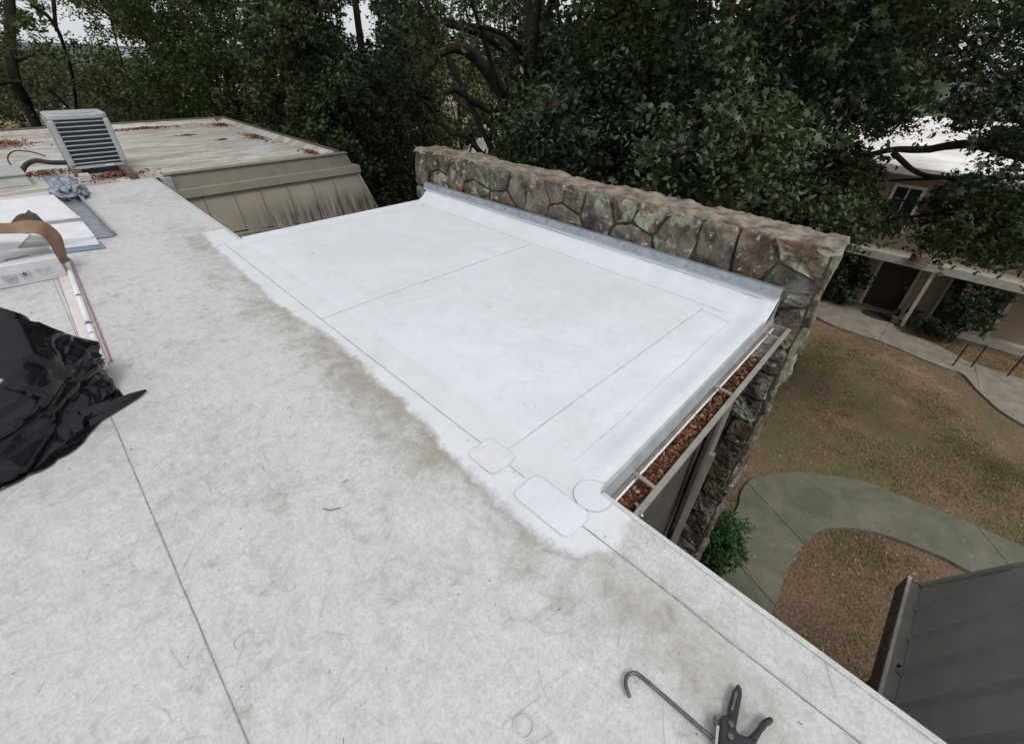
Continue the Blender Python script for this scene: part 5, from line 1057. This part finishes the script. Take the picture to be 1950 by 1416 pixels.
# shrubs
def shrub(name, label, c, r, n, per, size, mat, shape=OVAL, cat='shrub', stems=5, br=.25, droop=.2):
    t = empty(name, (c[0], c[1], G), label, cat); mb = MB()
    for _ in range(stems): a = random.uniform(0, 6.28); mb.tube(wob((c[0], c[1], G), (c[0] + r[0] * .5 * math.cos(a), c[1] + r[1] * .5 * math.sin(a), G + c[2] + r[2] * .4), 5, .03), .012, 6)
    mb.build('stems', 'bark', t); bl = []
    for _ in range(n):
        d = np.array([random.gauss(0, 1) for _ in range(3)]); d /= np.linalg.norm(d); s = random.uniform(.2, 1) ** .6; bl.append((c[0] + d[0] * r[0] * s, c[1] + d[1] * r[1] * s, max(G + .1, G + c[2] + d[2] * r[2] * s), br))
    crown_obj(t, bl, per, size, shape, mat, .45, droop, name='foliage')
p = at(1368, 1045, G + 1.0); shrub('green_shrub', 'bright green shrub growing at the foot of the stone wall beside the path', (p.x - .05, p.y + .12, 1.0), (.48, .42, 1.05), 80, 110, .065, 'leaf_shrub', br=.2)
p = atx(1615, 545, 20.5); shrub('climbing_shrub', 'dark ivy-like shrub on the wall left of the house door', (20.45, 1.95, 1.35), (.45, .75, 1.35), 60, 150, .12, 'leaf_dark', br=.3)
p = at(1850, 640, G); shrub('window_shrub', 'leafy dark shrub growing in front of the ground floor window', (20.0, -1.75, 1.3), (.5, .65, 1.1), 36, 120, .13, 'leaf_dark', STAR, br=.3)
# spiky plant
p = at(1758, 640, G); sp = empty('yucca_plant', (p.x, p.y, G), 'spiky dark green yucca beside the terracotta pot', 'plant'); mb = MB()
for k in range(90):
    a = random.uniform(0, 6.28); el = random.uniform(.15, 1.4); Lg = random.uniform(.55, .8); d = Vector((math.cos(a) * math.cos(el), math.sin(a) * math.cos(el), math.sin(el))); s = Vector((-math.sin(a), math.cos(a), 0)) * .022
    b0 = Vector((p.x, p.y, G + .15)); m1 = b0 + d * Lg * .55; e = b0 + d * Lg + Vector((0, 0, -.12 * math.cos(el)))
    mb.add([b0 - s, b0 + s, m1 + s, m1 - s, e], [(0, 1, 2, 3), (3, 2, 4)])
M['yucca'] = simple('yucca_leaf', (.02, .04, .02), (.04, .07, .035), 3, .5); mb.build('leaf_rosette', 'yucca', sp)
# grass blades and fallen leaves
def inpath(x, y):
    if x > 20.9: return True
    return False
OP = np.array(outer); IP = np.array(inner)
def pip(x, y, poly):
    c = False; j = len(poly) - 1
    for i in range(len(poly)):
        if (poly[i][1] > y) != (poly[j][1] > y) and x < (poly[j][0] - poly[i][0]) * (y - poly[i][1]) / (poly[j][1] - poly[i][1]) + poly[i][0]: c = not c
        j = i
    return c
P1 = outer + inner[::-1]; P2 = outer2 + inner2[::-1]
BL = []
tries = 0
while len(BL) < 80000:
    x = random.uniform(4.3, 20.6); y = random.uniform(-5.5, 3.4)
    nn_ = mnoise.noise(Vector((x * .45, y * .45, 0))) + .5 * mnoise.noise(Vector((x * 2, y * 2, 0)))
    if random.random() > .45 + nn_ * 1.1: continue
    if pip(x, y, P1) or pip(x, y, P2): continue
    BL.append((x, y, nn_))
BLa = np.array(BL); n = len(BLa); a = rng.uniform(0, 6.283, n); h = rng.uniform(.015, .055, n); wdt = rng.uniform(.005, .014, n)
base = np.stack([BLa[:, 0], BLa[:, 1], np.full(n, G + .0)], 1); side = np.stack([np.cos(a), np.sin(a), np.zeros(n)], 1) * wdt[:, None]; ln_ = rng.normal(size=(n, 3)) * .045; ln_[:, 2] = h
V = np.stack([base - side, base + side, base + ln_ + np.array([0, 0, .0])], 1).reshape(-1, 3); F = np.arange(n * 3).reshape(-1, 3)
tt = np.clip(.55 - .5 * BLa[:, 2] + rng.normal(size=n) * .18, 0, 1)
tag(np_mesh('grass', V, F, 'straw', None, np.repeat(tt, 3)), 'thin dry brown and olive grass covering the lawn', 'grass', kind='stuff')
P = []
while len(P) < 2000:
    x = random.uniform(4.6, 20); y = random.uniform(-5, 3)
    if pip(x, y, P2): continue
    if pip(x, y, P1):
        if random.random() > .06: continue
        P.append((x, y, G + .078)); continue
    P.append((x, y, G + .03))
scatter('fallen_leaves', P, .055, OVAL, 'pale_leaf', 'small pale dead leaves scattered over the dry lawn', 'leaf litter', flat=1.2)
